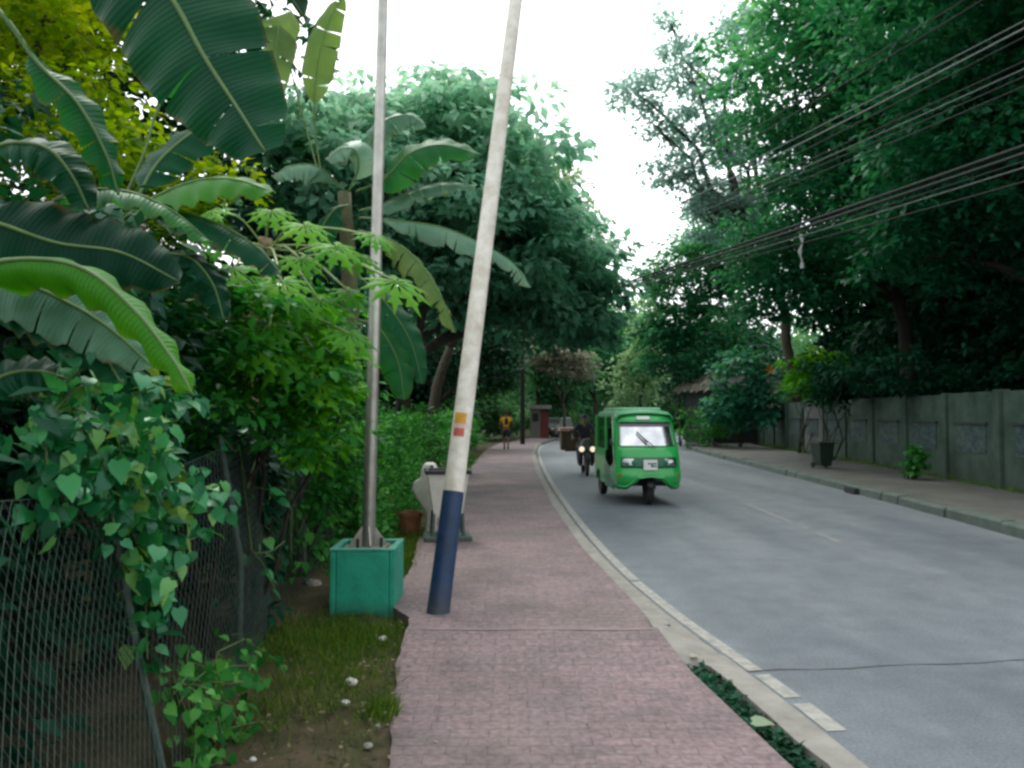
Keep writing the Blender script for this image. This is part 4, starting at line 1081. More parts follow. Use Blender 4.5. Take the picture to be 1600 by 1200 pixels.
    # front wheel with fork and mudguard
    def wheel(x, y, r, w_, name='wheel'):
        wh = MB(); wh.lathe([(r * .62, -w_ / 2), (r * .93, -w_ / 2), (r, -w_ * .3), (r, w_ * .3), (r * .93, w_ / 2), (r * .62, w_ / 2)], (x, y, r), 28, 'x'); o = wh.build(name, M['rubber'], t, smooth=True)
        rm = MB(); rm.lathe([(.02, -w_ * .42), (r * .6, -w_ * .36), (r * .62, -w_ * .5), (r * .62, w_ * .5), (r * .6, w_ * .36), (.02, w_ * .42)], (x, y, r), 24, 'x'); rm.build('rim', M['steel'], o, smooth=True)
        return o
    wheel(.02, .10, .245, .12)
    mb = MB()
    for s in (-1, 1): mb.tube([(.02 + s * .09, .10, .245), (.02 + s * .09, .24, .75)], .025, 8)
    mb.build('fork', M['black_plastic'], t)
    mb = MB(); arc = [[(.02 + dx, .10 + .29 * math.cos(a), .245 + .29 * math.sin(a)) for dx in (-.08, 0, .08)] for a in np.linspace(R(20), R(165), 12)]
    mb.grid(arc); mb.build('mudguard', M['black_plastic'], t, smooth=True, solid=.01)
    for s in (-1, 1): wheel(s * .50, 2.15, .25, .13)
    # floor, rear cabin, door sill panels
    mb = MB(); mb.box((0, 1.45, .36), (1.10, 2.1, .08)); mb.build('floor_pan', M['black_plastic'], t)
    for s in (-1, 1):
        x0, x1 = s * .575, s * .60
        pr = [(.36, .26), (1.30, .26), (1.30, .80), (1.12, .72), (.80, .66), (.52, .74), (.36, .70)]
        mb = MB(); mb.prism(pr, x0, x1, 'x'); mb.build('door', M['trike_teal'], t, bevel=.012)
        pr = [(1.32, .30), (1.86, .30), (1.93, .48), (2.15, .56), (2.37, .48), (2.44, .30), (2.62, .34), (2.66, .9), (2.58, 1.0), (1.32, 1.0)]
        mb = MB(); mb.prism(pr, x0, x1, 'x'); mb.build('side_panel', M['trike'], t, bevel=.012)
        for (ya, yb, yc, yd) in ((1.24, 1.34, 1.28, 1.38), (2.48, 2.62, 2.42, 2.55)):
            mb = MB(); mb.prism([(ya, .98), (yb, .98), (yd, 1.68), (yc, 1.68)], s * .545, s * .595, 'x'); mb.build('pillar', M['trike'], t, bevel=.01)
        mb = MB(); mb.tube([(s * .575, .26, .68), (s * .575, .40, 1.2), (s * .555, .55, 1.66)], .032, 8); mb.build('pillar', M['trike'], t, smooth=True)
        mb = MB(); mb.prism([(1.38, 1.0), (2.48, 1.0), (2.42, 1.62), (1.42, 1.62)], s * .563, s * .568, 'x'); mb.build('side_window', M['lens'], t)
        mb = MB(); mb.tube([(s * .58, .30, 1.12), (s * .66, .22, 1.16)], .01, 6); mb.ball((s * .67, .2, 1.16), (.035, .02, .075)); mb.build('mirror', M['black_plastic'], t, smooth=True)
    mb = MB(); mb.box((0, 2.62, .66), (1.14, .04, .72)); mb.build('tailgate', M['trike'], t)
    # roof: crowned shell over the cabin, raised box on top
    rows = []
    for y in np.linspace(.30, 2.66, 14):
        h = 1.675 + .06 * min(1, (y - .28) / .25); e = .035 if y > 2.5 else 0
        rows.append([(x, y, h - e + .045 * (1 - (x / .57) ** 2) - (.09 if abs(x) > .56 else 0)) for x in list(np.linspace(-.57, .57, 15))])
    mb = MB(); mb.grid(rows); mb.build('roof', M['trike_roof'], t, smooth=True, solid=.025)
    mb = MB()
    vs = []
    for (y, w_) in ((.58, .40), (2.5, .44)):
        for z, k in ((1.735, 1.0), (1.80, .985), (1.835, .93)): vs += [(-w_ * k, y + (.05 if z > 1.8 else 0) * (1 if y < 1 else -1), z), (w_ * k, y + (.05 if z > 1.8 else 0) * (1 if y < 1 else -1), z)]
    mb.add(vs, [(0, 2, 3, 1), (2, 4, 5, 3), (6, 7, 9, 8), (8, 9, 11, 10), (0, 6, 8, 2), (2, 8, 10, 4), (1, 3, 9, 7), (3, 5, 11, 9), (4, 10, 11, 5), (0, 1, 7, 6)])
    mb.build('roof_box', M['trike_roof'], t, bevel=.02)
    # seats and dash
    mb = MB(); mb.box((0, .32, .90), (1.05, .16, .34)); mb.build('dashboard', M['black_plastic'], t, bevel=.03)
    mb = MB(); mb.box((0, 1.05, .62), (.5, .42, .16)); mb.box((0, 1.30, .92), (.48, .1, .55)); mb.build('driver_seat', M['black_plastic'], t, bevel=.03)
    mb = MB(); mb.box((0, 2.2, .66), (1.05, .45, .2)); mb.box((0, 2.45, 1.05), (1.05, .12, .7)); mb.build('rear_seat', M['black_plastic'], t, bevel=.03)
    mb = MB(); mb.tube([(-.3, .52, 1.06), (-.18, .46, 1.02), (.18, .46, 1.02), (.3, .52, 1.06)], .017, 8); mb.build('handlebar', M['black_plastic'], t)
trike()
drv = dict(pelvis=(0, 0, .72), waist=(0, .02, .88), chest=(0, .02, 1.10), neck=(0, .0, 1.25), head0=(0, -.02, 1.34), head1=(0, -.03, 1.43),
           shL=(.18, .01, 1.20), elL=(.27, -.18, 1.0), wrL=(.27, -.42, 1.04), shR=(-.18, .01, 1.20), elR=(-.27, -.18, 1.0), wrR=(-.27, -.42, 1.04),
           hiL=(.10, -.04, .72), knL=(.15, -.42, .74), anL=(.15, -.46, .48), toL=(.15, -.6, .44), hiR=(-.10, -.04, .72), knR=(-.15, -.42, .74), anR=(-.15, -.46, .48), toR=(-.15, -.6, .44))
person((TX - .07, TY + .25 + 1.02, .004), R(4), drv, 'driver in a dark shirt seated at the handlebar inside the green tricycle', 'cloth_dark', 'cloth_dark', long=True)

# ------------------------------------------------------------------ motorcycle with rider, and the wide crate it carries
def motorcycle():
    c = P(919, 747, 21.6); x0 = c.x
    t = empty('motorcycle', (x0, 21.9, .004), R(0), 'dark motorcycle with two lit headlamps following behind the green tricycle', 'motorcycle')
    def whl(y):
        mb = MB(); r = .30
        mb.lathe([(.22, -.045), (.285, -.04), (.30, 0), (.285, .04), (.22, .045)], (0, y, r), 26, 'x'); o = mb.build('wheel', M['rubber'], t, smooth=True)
        k = MB(); k.lathe([(.03, -.06), (.035, .06)], (0, y, r), 12, 'x')
        for q in range(10): a = q * math.pi / 5; k.tube([(0, y, r), (0, y + .22 * math.cos(a), r + .22 * math.sin(a))], .006, 5)
        k.build('rim', M['steel'], o)
    whl(0); whl(1.28)
    mb = MB()
    for s in (-1, 1): mb.tube([(s * .08, 0, .30), (s * .08, .22, .92)], .026, 8)
    mb.build('fork', M['steel'], t)
    mb = MB(); mb.grid([[(dx, .34 * math.cos(a), .30 + .34 * math.sin(a)) for dx in (-.06, 0, .06)] for a in np.linspace(R(30), R(160), 10)]); mb.build('mudguard', M['cloth_dark'], t, smooth=True, solid=.012)
    mb = MB(); mb.ball((0, .12, .78), (.20, .16, .26)); mb.build('front_fairing', M['bin_green'], t, smooth=True)
    mb = MB(); mb.ball((-.17, .35, .55), (.09, .22, .30)); mb.ball((.17, .35, .55), (.09, .22, .30)); mb.build('leg_shield', M['cloth_dark'], t, smooth=True)
    for s in (-1, 1):
        mb = MB(); mb.ball((s * .15, -.07, .74), (.075, .05, .075)); mb.build('headlamp', M['headlamp_on'], t, smooth=True)
        mb = MB(); mb.tube([(s * .3, .3, 1.04), (s * .38, .26, 1.2)], .008, 6); mb.ball((s * .4, .25, 1.22), (.06, .02, .045)); mb.build('mirror', M['black_plastic'], t, smooth=True)
    mb = MB(); mb.tube([(-.36, .38, 1.02), (-.15, .24, 1.0), (.15, .24, 1.0), (.36, .38, 1.02)], .018, 8); mb.build('handlebar', M['black_plastic'], t)
    mb = MB(); mb.ball((0, .62, .80), (.15, .28, .14)); mb.build('fuel_tank', M['cloth_dark'], t, smooth=True)
    mb = MB(); mb.box((0, .62, .45), (.26, .4, .34)); mb.build('engine', M['steel'], t, bevel=.05)
    mb = MB(); mb.box((0, 1.12, .80), (.26, .75, .11)); mb.build('seat', M['black_plastic'], t, bevel=.04)
    mb = MB(); mb.box((0, 1.62, .63), (1.0, .62, .035)); mb.tube([(-.12, 1.25, .55), (-.12, 1.55, .62)], .02, 6); mb.tube([(.12, 1.25, .55), (.12, 1.55, .62)], .02, 6); mb.build('carrier_rack', M['black_plastic'], t)
    o = Vector((x0, 21.9 + 1.62, .655))
    k = empty('cargo_crate', o, R(0), 'wide brown wooden crate with a pinkish lid carried across the back of the motorcycle', 'crate')
    W = 1.26
    mb = MB(); mb.box((0, 0, .27), (W, .62, .54)); mb.build('crate_body', M['crate_brown'], k, bevel=.008)
    for i in range(4):
        mb = MB(); mb.box((-W / 2 + .04 + i * (W - .08) / 3, -.325, .27), (.07, .025, .53)); mb.build('batten', M['crate_brown'], k)
    mb = MB(); mb.box((0, 0, .60), (W + .10, .72, .11)); mb.build('lid', M['crate_lid'], k, bevel=.02)
    ride = dict(pelvis=(0, 0, .90), waist=(0, -.02, 1.05), chest=(0, -.06, 1.28), neck=(0, -.09, 1.43), head0=(0, -.11, 1.53), head1=(0, -.12, 1.62),
                shL=(.18, -.06, 1.38), elL=(.33, -.22, 1.18), wrL=(.36, -.50, 1.05), shR=(-.18, -.06, 1.38), elR=(-.33, -.22, 1.18), wrR=(-.36, -.50, 1.05),
                hiL=(.10, -.03, .88), knL=(.20, -.40, .80), anL=(.17, -.32, .38), toL=(.17, -.46, .33), hiR=(-.10, -.03, .88), knR=(-.20, -.40, .80), anR=(-.17, -.32, .38), toR=(-.17, -.46, .33))
    person((x0, 21.9 + .92, .004), 0, ride, 'motorcycle rider in dark clothes, half hidden behind the green tricycle', 'cloth_dark', 'cloth_dark', long=True, sleeve=1.0)
motorcycle()
M['litter'] = mat_leaf('litter', [(0, (.03, .025, .015)), (.5, (.10, .075, .04)), (1, (.34, .28, .20))], rough=.8, transl=.1, tcol=(1, 1, 1))

# ------------------------------------------------------------------ trees, left and centre
def Z(py, d): return P(800, py, d).z
def X(px, d): return P(px, 600, d).x
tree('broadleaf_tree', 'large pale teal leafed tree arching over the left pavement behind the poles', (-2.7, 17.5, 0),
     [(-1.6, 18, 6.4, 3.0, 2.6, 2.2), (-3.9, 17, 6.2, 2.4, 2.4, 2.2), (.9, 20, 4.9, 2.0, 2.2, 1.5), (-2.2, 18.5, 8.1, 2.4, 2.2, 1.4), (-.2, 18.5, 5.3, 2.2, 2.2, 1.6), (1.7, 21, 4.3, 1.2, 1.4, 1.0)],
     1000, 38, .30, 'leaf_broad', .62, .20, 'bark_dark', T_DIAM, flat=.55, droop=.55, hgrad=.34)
tree('leafy_tree', 'light olive tree rising behind the broad teal tree against the white sky', (-3.2, 29, 0),
     [(.3, 29, 9.4, 2.3, 2.3, 2.2), (-1.8, 28, 9.0, 2.5, 2.3, 2.6), (1.6, 30, 8.0, 1.7, 2, 1.8), (.2, 30, 11.3, 1.2, 1.2, 1.1)], 560, 34, .28, 'leaf_hazy', .7, .22, nlimb=24)
tree('shade_tree', 'dark tree beside the far pavement with a low crown over the walker', (-3.6, 37, 0),
     [(-2.0, 37, 5.6, 2.8, 2.6, 2.6), (-.6, 36, 4.8, 1.5, 2, 1.3), (-4.5, 35, 4, 2.4, 2.2, 2.4)], 330, 28, .26, 'leaf_dark', .7, .2)
# backdrop behind the bend
far = [((-5, 50), [(-3.5, 50, 5.6, 3.4, 3, 3.4), (-1.2, 50, 4.8, 1.8, 2, 2.2)], 'leaf_far', 'dark green tree behind the walker left of the booth'),
       ((1.8, 60), [(1.5, 60, 7.5, 3.2, 3, 3.2), (3.5, 61, 5.0, 2.5, 2.5, 2.6)], 'leaf_far', 'green tree straight behind the guard booth at the bend'),
       ((7.5, 70), [(7.5, 71, 7.5, 4.2, 3, 4.0), (5.0, 72, 6, 3, 3, 3.5)], 'leaf_right', 'green tree closing the view above the green tricycle roof'),
       ((12.0, 86), [(12, 86, 8.5, 4.5, 3, 5.0), (16, 86, 7, 4.2, 3, 5.0)], 'leaf_far', 'olive tree beyond the bend left of the thatched hut'),
       ((17.5, 66), [(17.5, 66, 5.5, 4.5, 3, 4.0)], 'leaf_dark', 'dark tree beyond the bend behind the thatched hut'),
       ((-9, 44), [(-8.5, 44, 6, 4, 3, 4.2), (-6, 43, 4, 2.5, 2.5, 3)], 'leaf_dark', 'dark tree deep behind the hedge and the swan planter'),
       ((24, 80), [(22, 80, 7, 6, 3, 6)], 'leaf_dark', 'dark broad tree far right behind the thatched hut')]
for (b, lb, mt, lab) in far:
    tree('backdrop_tree', lab, (b[0], b[1], 0), lb, 360, 30, .46, mt, 1.0, .22, 'bark_dark', group='trees closing the bend', flat=.7, nlimb=14)
tree('blossom_tree', 'small tree with dry pinkish tan flower heads over the far road', (3.6, 53, 0), [(3.3, 53, 5.1, 1.7, 1.6, 1.1), (2.0, 53, 5.9, 1.5, 1.5, 1.0), (4.6, 53.5, 4.5, 1.0, 1.2, .7)], 130, 26, .30, 'leaf_tan', .55, .12, 'bark', nlimb=14, flat=.5)
tree('pale_tree', 'narrow yellowish green tree at the gap of sky beyond the tricycle', (8.2, 50, 0), [(8.3, 50, 5.2, 1.0, 1.2, 3.2), (7.6, 50.5, 3.4, 1.5, 1.4, 1.8), (8.8, 50, 8.0, .7, .8, 1.4)], 150, 26, .32, 'leaf_hazy', .55, .1, 'bark')
# ------------------------------------------------------------------ trees behind the right wall
tree('wall_tree', 'dense dark green tree filling the upper right above the cables', (12.6, 16.5, 0),
     [(10.6, 17, 7.0, 2.6, 3, 2.4), (12.6, 17, 9.4, 3.2, 3, 3.0), (10.0, 17.5, 10.5, 2.6, 2.6, 2.4), (13.5, 16, 5.6, 2.2, 2.6, 2.0), (9.4, 18, 5.4, 1.3, 1.6, 1.1)], 900, 36, .25, 'leaf_right_dark', .62, .26, 'bark_dark', group='trees behind the right wall')
tree('wall_tree', 'tall green tree in the middle of the row behind the right wall', (12.8, 25, 0),
     [(10.6, 25, 8.0, 3.2, 3, 3.0), (9.4, 25, 12.2, 2.8, 3, 2.8), (12.2, 25, 13, 3.6, 3, 3.4), (8.9, 26, 6.4, 2.2, 2.4, 1.9), (11, 24, 16, 3, 3, 2.6)], 1000, 36, .28, 'leaf_right', .75, .26, 'bark_dark', group='trees behind the right wall')
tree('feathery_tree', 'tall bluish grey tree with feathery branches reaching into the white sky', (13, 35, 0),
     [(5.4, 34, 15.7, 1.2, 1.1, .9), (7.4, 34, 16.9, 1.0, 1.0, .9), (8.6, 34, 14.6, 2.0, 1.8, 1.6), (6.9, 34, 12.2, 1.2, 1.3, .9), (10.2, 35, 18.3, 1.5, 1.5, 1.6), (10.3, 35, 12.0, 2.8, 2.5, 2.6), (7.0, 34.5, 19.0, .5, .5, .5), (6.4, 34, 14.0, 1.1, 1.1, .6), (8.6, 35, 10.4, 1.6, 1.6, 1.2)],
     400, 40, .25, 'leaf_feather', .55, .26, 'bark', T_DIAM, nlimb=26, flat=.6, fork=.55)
tree('wall_tree', 'green tree beside the gap of sky overhanging the hut', (13.6, 45, 0),
     [(9.9, 45, 8.6, 2.5, 2.6, 2.6), (8.6, 45.5, 5.6, 1.7, 2, 1.9), (12.5, 45, 11, 3, 3, 3.4), (10.8, 44, 5.2, 1.8, 2, 1.9)], 600, 32, .34, 'leaf_right', .8, .24, 'bark_dark', group='trees behind the right wall')
tree('wall_tree', 'dark shaded tree with bare trunk behind the near right wall panels', (14.2, 12.5, 0),
     [(12.5, 12.5, 10, 3.2, 3.2, 3.0), (9.8, 13, 11.2, 2.4, 2.6, 2.2), (15.5, 13, 8, 2.6, 2.6, 2.6)], 650, 36, .25, 'leaf_right_dark', .65, .27, 'bark_dark', group='trees behind the right wall')
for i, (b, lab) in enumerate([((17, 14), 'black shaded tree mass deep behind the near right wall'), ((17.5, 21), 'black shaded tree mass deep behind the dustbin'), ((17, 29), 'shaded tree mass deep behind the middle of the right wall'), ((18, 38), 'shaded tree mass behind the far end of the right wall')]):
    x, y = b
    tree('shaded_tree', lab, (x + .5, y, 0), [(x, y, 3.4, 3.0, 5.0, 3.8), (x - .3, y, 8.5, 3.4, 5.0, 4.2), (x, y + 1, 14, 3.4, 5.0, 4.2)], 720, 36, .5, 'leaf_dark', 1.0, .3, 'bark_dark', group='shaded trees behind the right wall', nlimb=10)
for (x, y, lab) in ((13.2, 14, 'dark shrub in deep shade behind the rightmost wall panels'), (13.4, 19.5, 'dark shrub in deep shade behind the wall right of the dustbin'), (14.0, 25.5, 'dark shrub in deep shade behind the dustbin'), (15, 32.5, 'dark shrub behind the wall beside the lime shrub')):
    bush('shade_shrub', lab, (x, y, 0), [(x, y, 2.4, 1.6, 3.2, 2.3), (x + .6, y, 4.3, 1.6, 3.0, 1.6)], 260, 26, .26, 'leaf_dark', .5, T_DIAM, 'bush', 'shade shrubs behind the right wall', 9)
n = 80000; xx = rng.uniform(-75, 75, n); yy = 92 + rng.random(n) * 22 + .004 * xx ** 2 - .25 * np.abs(xx); hh = 9 + 3 * np.sin(xx * .21) + 2 * np.sin(xx * .57 + 1)
pos = np.stack([xx, yy, hh * rng.random(n) ** 1.3], 1); pos += rng.normal(size=(n, 3)) * .4
o = leaves_obj('far_woodland', pos, unit(rng.normal(size=(n, 3)) + np.array([0, -.6, -.4])), unit(rng.normal(size=(n, 3)) * .5 + np.array([0, -.5, .8])), rng.uniform(.7, 1.3, n), np.clip(.2 + .3 * np.sin(xx * .9) * np.cos(pos[:, 2]) + .4 * rng.random(n), 0, 1), T_DIAM, M['leaf_far']); tag(o, 'mass of green woodland closing the view beyond the bend', 'woodland', kind='stuff')
bush('wall_bush', 'teal leafed shrub spilling over the far part of the right wall', (X(1165, 36), 37, 0), [(X(1165, 35.5), 35.8, Z(596, 35.5), 1.3, 1.2, 1.4), (X(1140, 35.5), 35.8, Z(640, 35.5), 1.0, 1.0, .9), (X(1190, 35), 35.2, Z(640, 35), .8, .8, .8)], 120, 26, .30, 'leaf_teal', .4, group='shrubs over the right wall')
bush('wall_bush', 'lime green shrub hanging over the wall left of the dustbin', (X(1262, 30), 31, 0), [(X(1255, 29.5), 29.6, Z(606, 29.5), .75, .8, .55), (X(1290, 28), 28.4, Z(585, 28), 1.1, 1, .9)], 70, 24, .24, 'leaf_lime', .35, group='shrubs over the right wall')
bush('wall_bush', 'dark creeper draped over the wall above the dustbin', (X(1310, 26), 26.6, 0), [(X(1300, 24.5), 24.5, Z(612, 24.5), .7, .6, .7), (X(1340, 23.5), 23.6, Z(590, 23.5), 1.4, .8, .6), (X(1420, 20.5), 20.9, Z(590, 20.5), 1.6, .8, .5)], 110, 24, .2, 'leaf_dark', .35, group='shrubs over the right wall')
bush('weed', 'small green weed growing at the foot of the wall right of the dustbin', (X(1425, 18.7), 18.75, .18), [(X(1425, 18.7), 18.7, .55, .22, .22, .36)], 22, 16, .15, 'leaf_hedge', .14, cat='weed', group='weeds along the right wall')
bush('weed', 'low weeds at the foot of the far right wall beside the tricycle', (X(1120, 37), 37, .18), [(X(1120, 37), 37, .9, 1.0, .6, .9), (X(1090, 38), 38.5, 1.0, 1.1, .6, .9)], 60, 22, .2, 'leaf_hedge', .3, cat='weed', group='weeds along the right wall')
mb = MB()
fp = P(1203, 577, 34)
for k in range(6):
    a = k * 1.05; mb.add([(0, 0, 0), (.16 * math.cos(a - .35), -.06, .16 * math.sin(a - .35)), (.24 * math.cos(a), -.03, .24 * math.sin(a)), (.16 * math.cos(a + .35), -.06, .16 * math.sin(a + .35))], [(0, 1, 2, 3)])
o = mb.build('flower', M['flower_orange']); o.location = fp; tag(o, 'single orange flower among the leaves above the far right wall', 'flower')

# low weeds along the foot of the right wall: stuff
def along_wall(n):
    ys = rng.uniform(12, 42, n); xs = np.interp(ys, [p[1] for p in WALLX], [p[0] for p in WALLX]) - .12 - np.abs(rng.normal(size=n)) * .10
    return np.stack([xs, ys, np.full(n, .18)], 1)
p_ = along_wall(3500); ax = unit(rng.normal(size=(3500, 3)) * .6 + np.array([0, 0, 1.]))
o = leaves_obj('wall_foot_grass', p_, ax, rand_unit(3500), rng.uniform(.06, .2, 3500), rng.random(3500), T_BLADE, M['grass']); tag(o, 'thin line of weeds and grass along the foot of the right wall', 'grass', kind='stuff')

# ------------------------------------------------------------------ chain-link fence on the left (leans outward)
FB = [(-1.20, .8), (-1.36, 2.2), (-1.50, 3.6), (-1.72, 5.2), (-1.93, 6.6), (-2.0, 8.2), (-2.15, 10.5), (-2.3, 13)]
def fence_pt(s, h):
    y = .8 + s; x = interp(FB, y)
    H = float(np.interp(y, [.8, 2.2, 3.6, 5, 7, 13], [1.46, 1.42, 1.32, 1.45, 1.6, 1.6])); lean = float(np.interp(y, [.8, 3.6, 5, 7], [.34, .29, .15, .06]))
    bul = .05 * math.sin(s * 1.7 + h) * math.sin(math.pi * h)
    return Vector((x - lean * max(h, 0) ** 1.3 + bul, y, .04 + H * h))
def fence():
    f = empty('chain_link_fence', (-1.5, 3.6, 0), 0, 'rusty leaning chain link fence covered by vines left of the pavement', 'fence')
    o = Vector((-1.5, 3.6, 0))
    def panel(s0, s1, cell, r):
        mb = MB(); n = int((s1 - s0) / cell); Hh = 1.3; ratio = Hh / cell * .72
        for k in range(-int(ratio) - 1, n + 1):
            for sg in (1, -1):
                pts = []
                for q in range(15):
                    h = q / 14
                    s = s0 + (k + (h * ratio if sg > 0 else (1 - h) * ratio)) * cell
                    if s0 <= s <= s1: pts.append(fence_pt(s, h) - o + Vector((.004 * sg, 0, 0)))
                if len(pts) > 1: mb.tube(pts, r, 3, cap=False)
        mb.tube([fence_pt(s, 1) - o for s in np.linspace(s0, s1, 12)], r * 1.6, 5); mb.tube([fence_pt(s, .02) - o for s in np.linspace(s0, s1, 12)], r * 1.4, 5)
        mb.build('mesh_panel', M['wire'], f, smooth=True, fix=False)
    panel(0, 2.8, .056, .0019); panel(2.82, 5.6, .06, .0018); panel(5.62, 12, .09, .002)
    for s in (.1, 2.81, 4.4, 5.61, 7.0, 8.6, 10.2, 12):
        mb = MB(); mb.tube([fence_pt(s, -.05) - o + Vector((-.03, 0, 0)), fence_pt(s, .5) - o + Vector((-.03, 0, 0)), fence_pt(s, 1.04) - o + Vector((-.03, 0, 0))], .024 if s > 5 else .02, 8); mb.build('post', M['wire'] if s < 5 else M['concrete_kerb'], f, smooth=True)
fence()
# heart-leaved vine climbing over the fence
def vine(name, label, spans, n, leaf, mat, group, base, drop=.25):
    b = Vector(base); t = empty(name, b, 0, label, 'vine', group)
    mb = MB(); pos = []; starts = []
    for (s0, h0, s1, h1, k, thick) in spans:
        for _ in range(k):
            sa = random.uniform(s0, s1); ha = random.uniform(h0, h1)
            pts = []
            p = fence_pt(sa, ha) + Vector((.03, 0, 0)); starts.append(p.copy()); d = Vector((random.uniform(.0, .5), random.uniform(-1, 1), random.uniform(-.9, .6)))
            for q in range(6):
                pts.append(p.copy()); p = p + d.normalized() * .075; d += Vector((random.uniform(-.3, .33), random.uniform(-.3, .3), random.uniform(-.35, .22)))
                p.x = max(p.x, fence_pt(min(12, max(0, p.y - .8)), min(1.1, max(0, (p.z - .04) / 1.4))).x + .01)
                p.x = min(p.x, pts[0].x + thick)
            mb.tube([v - b for v in pts], .0045, 5, cap=False)
            pos += [v - b for v in pts for _ in range(n)]
    starts.sort(key=lambda v: v.y)
    mb.tube([v - b for v in starts], .006, 5, cap=False)
    mb.build('stem', M['stalk'], t, smooth=True, fix=False)
    pos = np.array([tuple(v) for v in pos]); m = len(pos); pos += rng.normal(size=(m, 3)) * .045
    ax = unit(rng.normal(size=(m, 3)) * .6 + np.array([.55, -.5, -.55])); nr = unit(np.array([.5, -.35, .8]) + rng.normal(size=(m, 3)) * .6)
    leaves_obj('foliage', pos, ax, nr, leaf * (.55 + .7 * rng.random(m)), rng.random(m), T_HEART, M[mat], t)
vine('fence_vine', 'glossy heart leaved vine spilling over the near end of the chain link fence', [(2.15, .95, 3.3, 1.3, 24, .38), (2.75, .66, 3.3, .95, 10, .28), (1.9, 1.05, 2.3, 1.25, 4, .2), (2.5, 1.15, 3.5, 1.38, 9, .34)], 4, .08, 'leaf_vine', 'vines on the fence', fence_pt(2.7, 0))
vine('fence_vine', 'green creeper thick along the bottom of the fence beside the bare soil', [(2.9, .05, 4.2, .35, 22, .26)], 2, .06, 'leaf_hedge', 'vines on the fence', fence_pt(3.8, 0))
vine('fence_vine', 'creeper covering the fence posts behind the teal planter box', [(6.2, .0, 9.5, 1.1, 26, .3)], 2, .085, 'leaf_hedge', 'vines on the fence', fence_pt(7, 0))
vine('fence_vine', 'thin creeper strands on the fence left of the teal planter box', [(4.0, .5, 5.6, 1.0, 6, .2)], 1, .085, 'leaf_vine', 'vines on the fence', fence_pt(5, 0))

# hedge clipped square behind the planter
hd = empty('hedge', (-2.0, 11.5, .03), 0, 'square clipped green hedge behind the steel pole', 'hedge')
n = 16000
f_ = rng.integers(0, 3, n); q = rng.random((n, 3)) * 2 - 1
q[f_ == 0, 0] = .85 + .2 * rng.random((f_ == 0).sum()); q[f_ == 1, 1] = -.9 - .2 * rng.random((f_ == 1).sum()); q[f_ == 2, 2] = .9 + .16 * rng.random((f_ == 2).sum())
pos = q * np.array([.42, 2.2, .78]) + np.array([0, 0, .8]); pos += rng.normal(size=(n, 3)) * .035
outn = np.where((f_ == 0)[:, None], [1., 0, .3], np.where((f_ == 1)[:, None], [0, -1., .3], [0, 0, 1.]))
leaves_obj('foliage', pos, unit(outn * .8 + rng.normal(size=(n, 3)) * .6), unit(outn + np.array([0, 0, .8]) + rng.normal(size=(n, 3)) * .45), .05 + .04 * rng.random(n), rng.random(n), T_DIAM, M['leaf_hedge'], hd)
mb = MB()
for k in range(14): limb(mb, (random.uniform(-.2, .2), -2 + .3 * k, -.05), (random.uniform(-.35, .35), -2 + .3 * k + random.uniform(-.2, .2), 1.4), .02, .006, .15, 5, 4)
mb.build('stem', M['bark_dark'], hd, smooth=True, fix=False)
bush('shrub', 'rounded green shrub in the shade under the broad tree', (-1.75, 20.5, 0), [(-1.7, 20.5, .9, .75, 1.2, .75), (-2.3, 18, 1.0, .8, 1.5, .9)], 110, 22, .14, 'leaf_hedge', .25, group='shrubs left of the pavement')
bush('shrub', 'low shrub line beside the far pavement left of the walker', (-2.2, 30, 0), [(-2.2, 29, .9, .8, 3, .9), (-2.4, 36, 1.0, .9, 4, 1.1)], 150, 22, .2, 'leaf_hedge', .35, group='shrubs left of the pavement')
bush('shrub', 'bright leafed shrub between the fence posts and the steel pole', (-2.35, 9.0, 0), [(-2.1, 9.0, 1.3, .42, .6, .65), (-2.3, 8.6, .7, .4, .6, .6)], 70, 24, .12, 'leaf_hedge', .2, group='shrubs left of the pavement')

# ------------------------------------------------------------------ dark undergrowth behind the fence
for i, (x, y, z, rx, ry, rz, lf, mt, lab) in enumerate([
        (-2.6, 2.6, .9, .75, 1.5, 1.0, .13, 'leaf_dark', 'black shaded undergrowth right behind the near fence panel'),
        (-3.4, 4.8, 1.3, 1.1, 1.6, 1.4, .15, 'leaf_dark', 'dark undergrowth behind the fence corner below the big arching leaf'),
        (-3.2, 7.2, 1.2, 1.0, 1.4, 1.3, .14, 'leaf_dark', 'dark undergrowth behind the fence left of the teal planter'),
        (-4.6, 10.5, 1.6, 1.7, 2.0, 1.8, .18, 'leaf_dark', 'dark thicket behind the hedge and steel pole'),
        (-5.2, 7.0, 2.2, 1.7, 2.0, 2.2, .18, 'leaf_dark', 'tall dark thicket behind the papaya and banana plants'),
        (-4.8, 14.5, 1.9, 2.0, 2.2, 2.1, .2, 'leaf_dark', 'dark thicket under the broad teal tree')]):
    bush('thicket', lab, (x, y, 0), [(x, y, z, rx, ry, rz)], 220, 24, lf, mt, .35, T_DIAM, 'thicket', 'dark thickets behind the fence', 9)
bush('leafy_shrub', 'mid green small leafed shrub growing behind the fence below the papaya', (-2.5, 5.6, 0), [(-2.5, 5.5, 1.9, .5, .8, .45), (-2.7, 6.3, 1.7, .45, .7, .6), (-2.55, 4.4, 1.85, .45, .6, .4)], 110, 22, .10, 'leaf_hedge', .2, T_OVATE, 'shrub', 'shrubs left of the pavement')
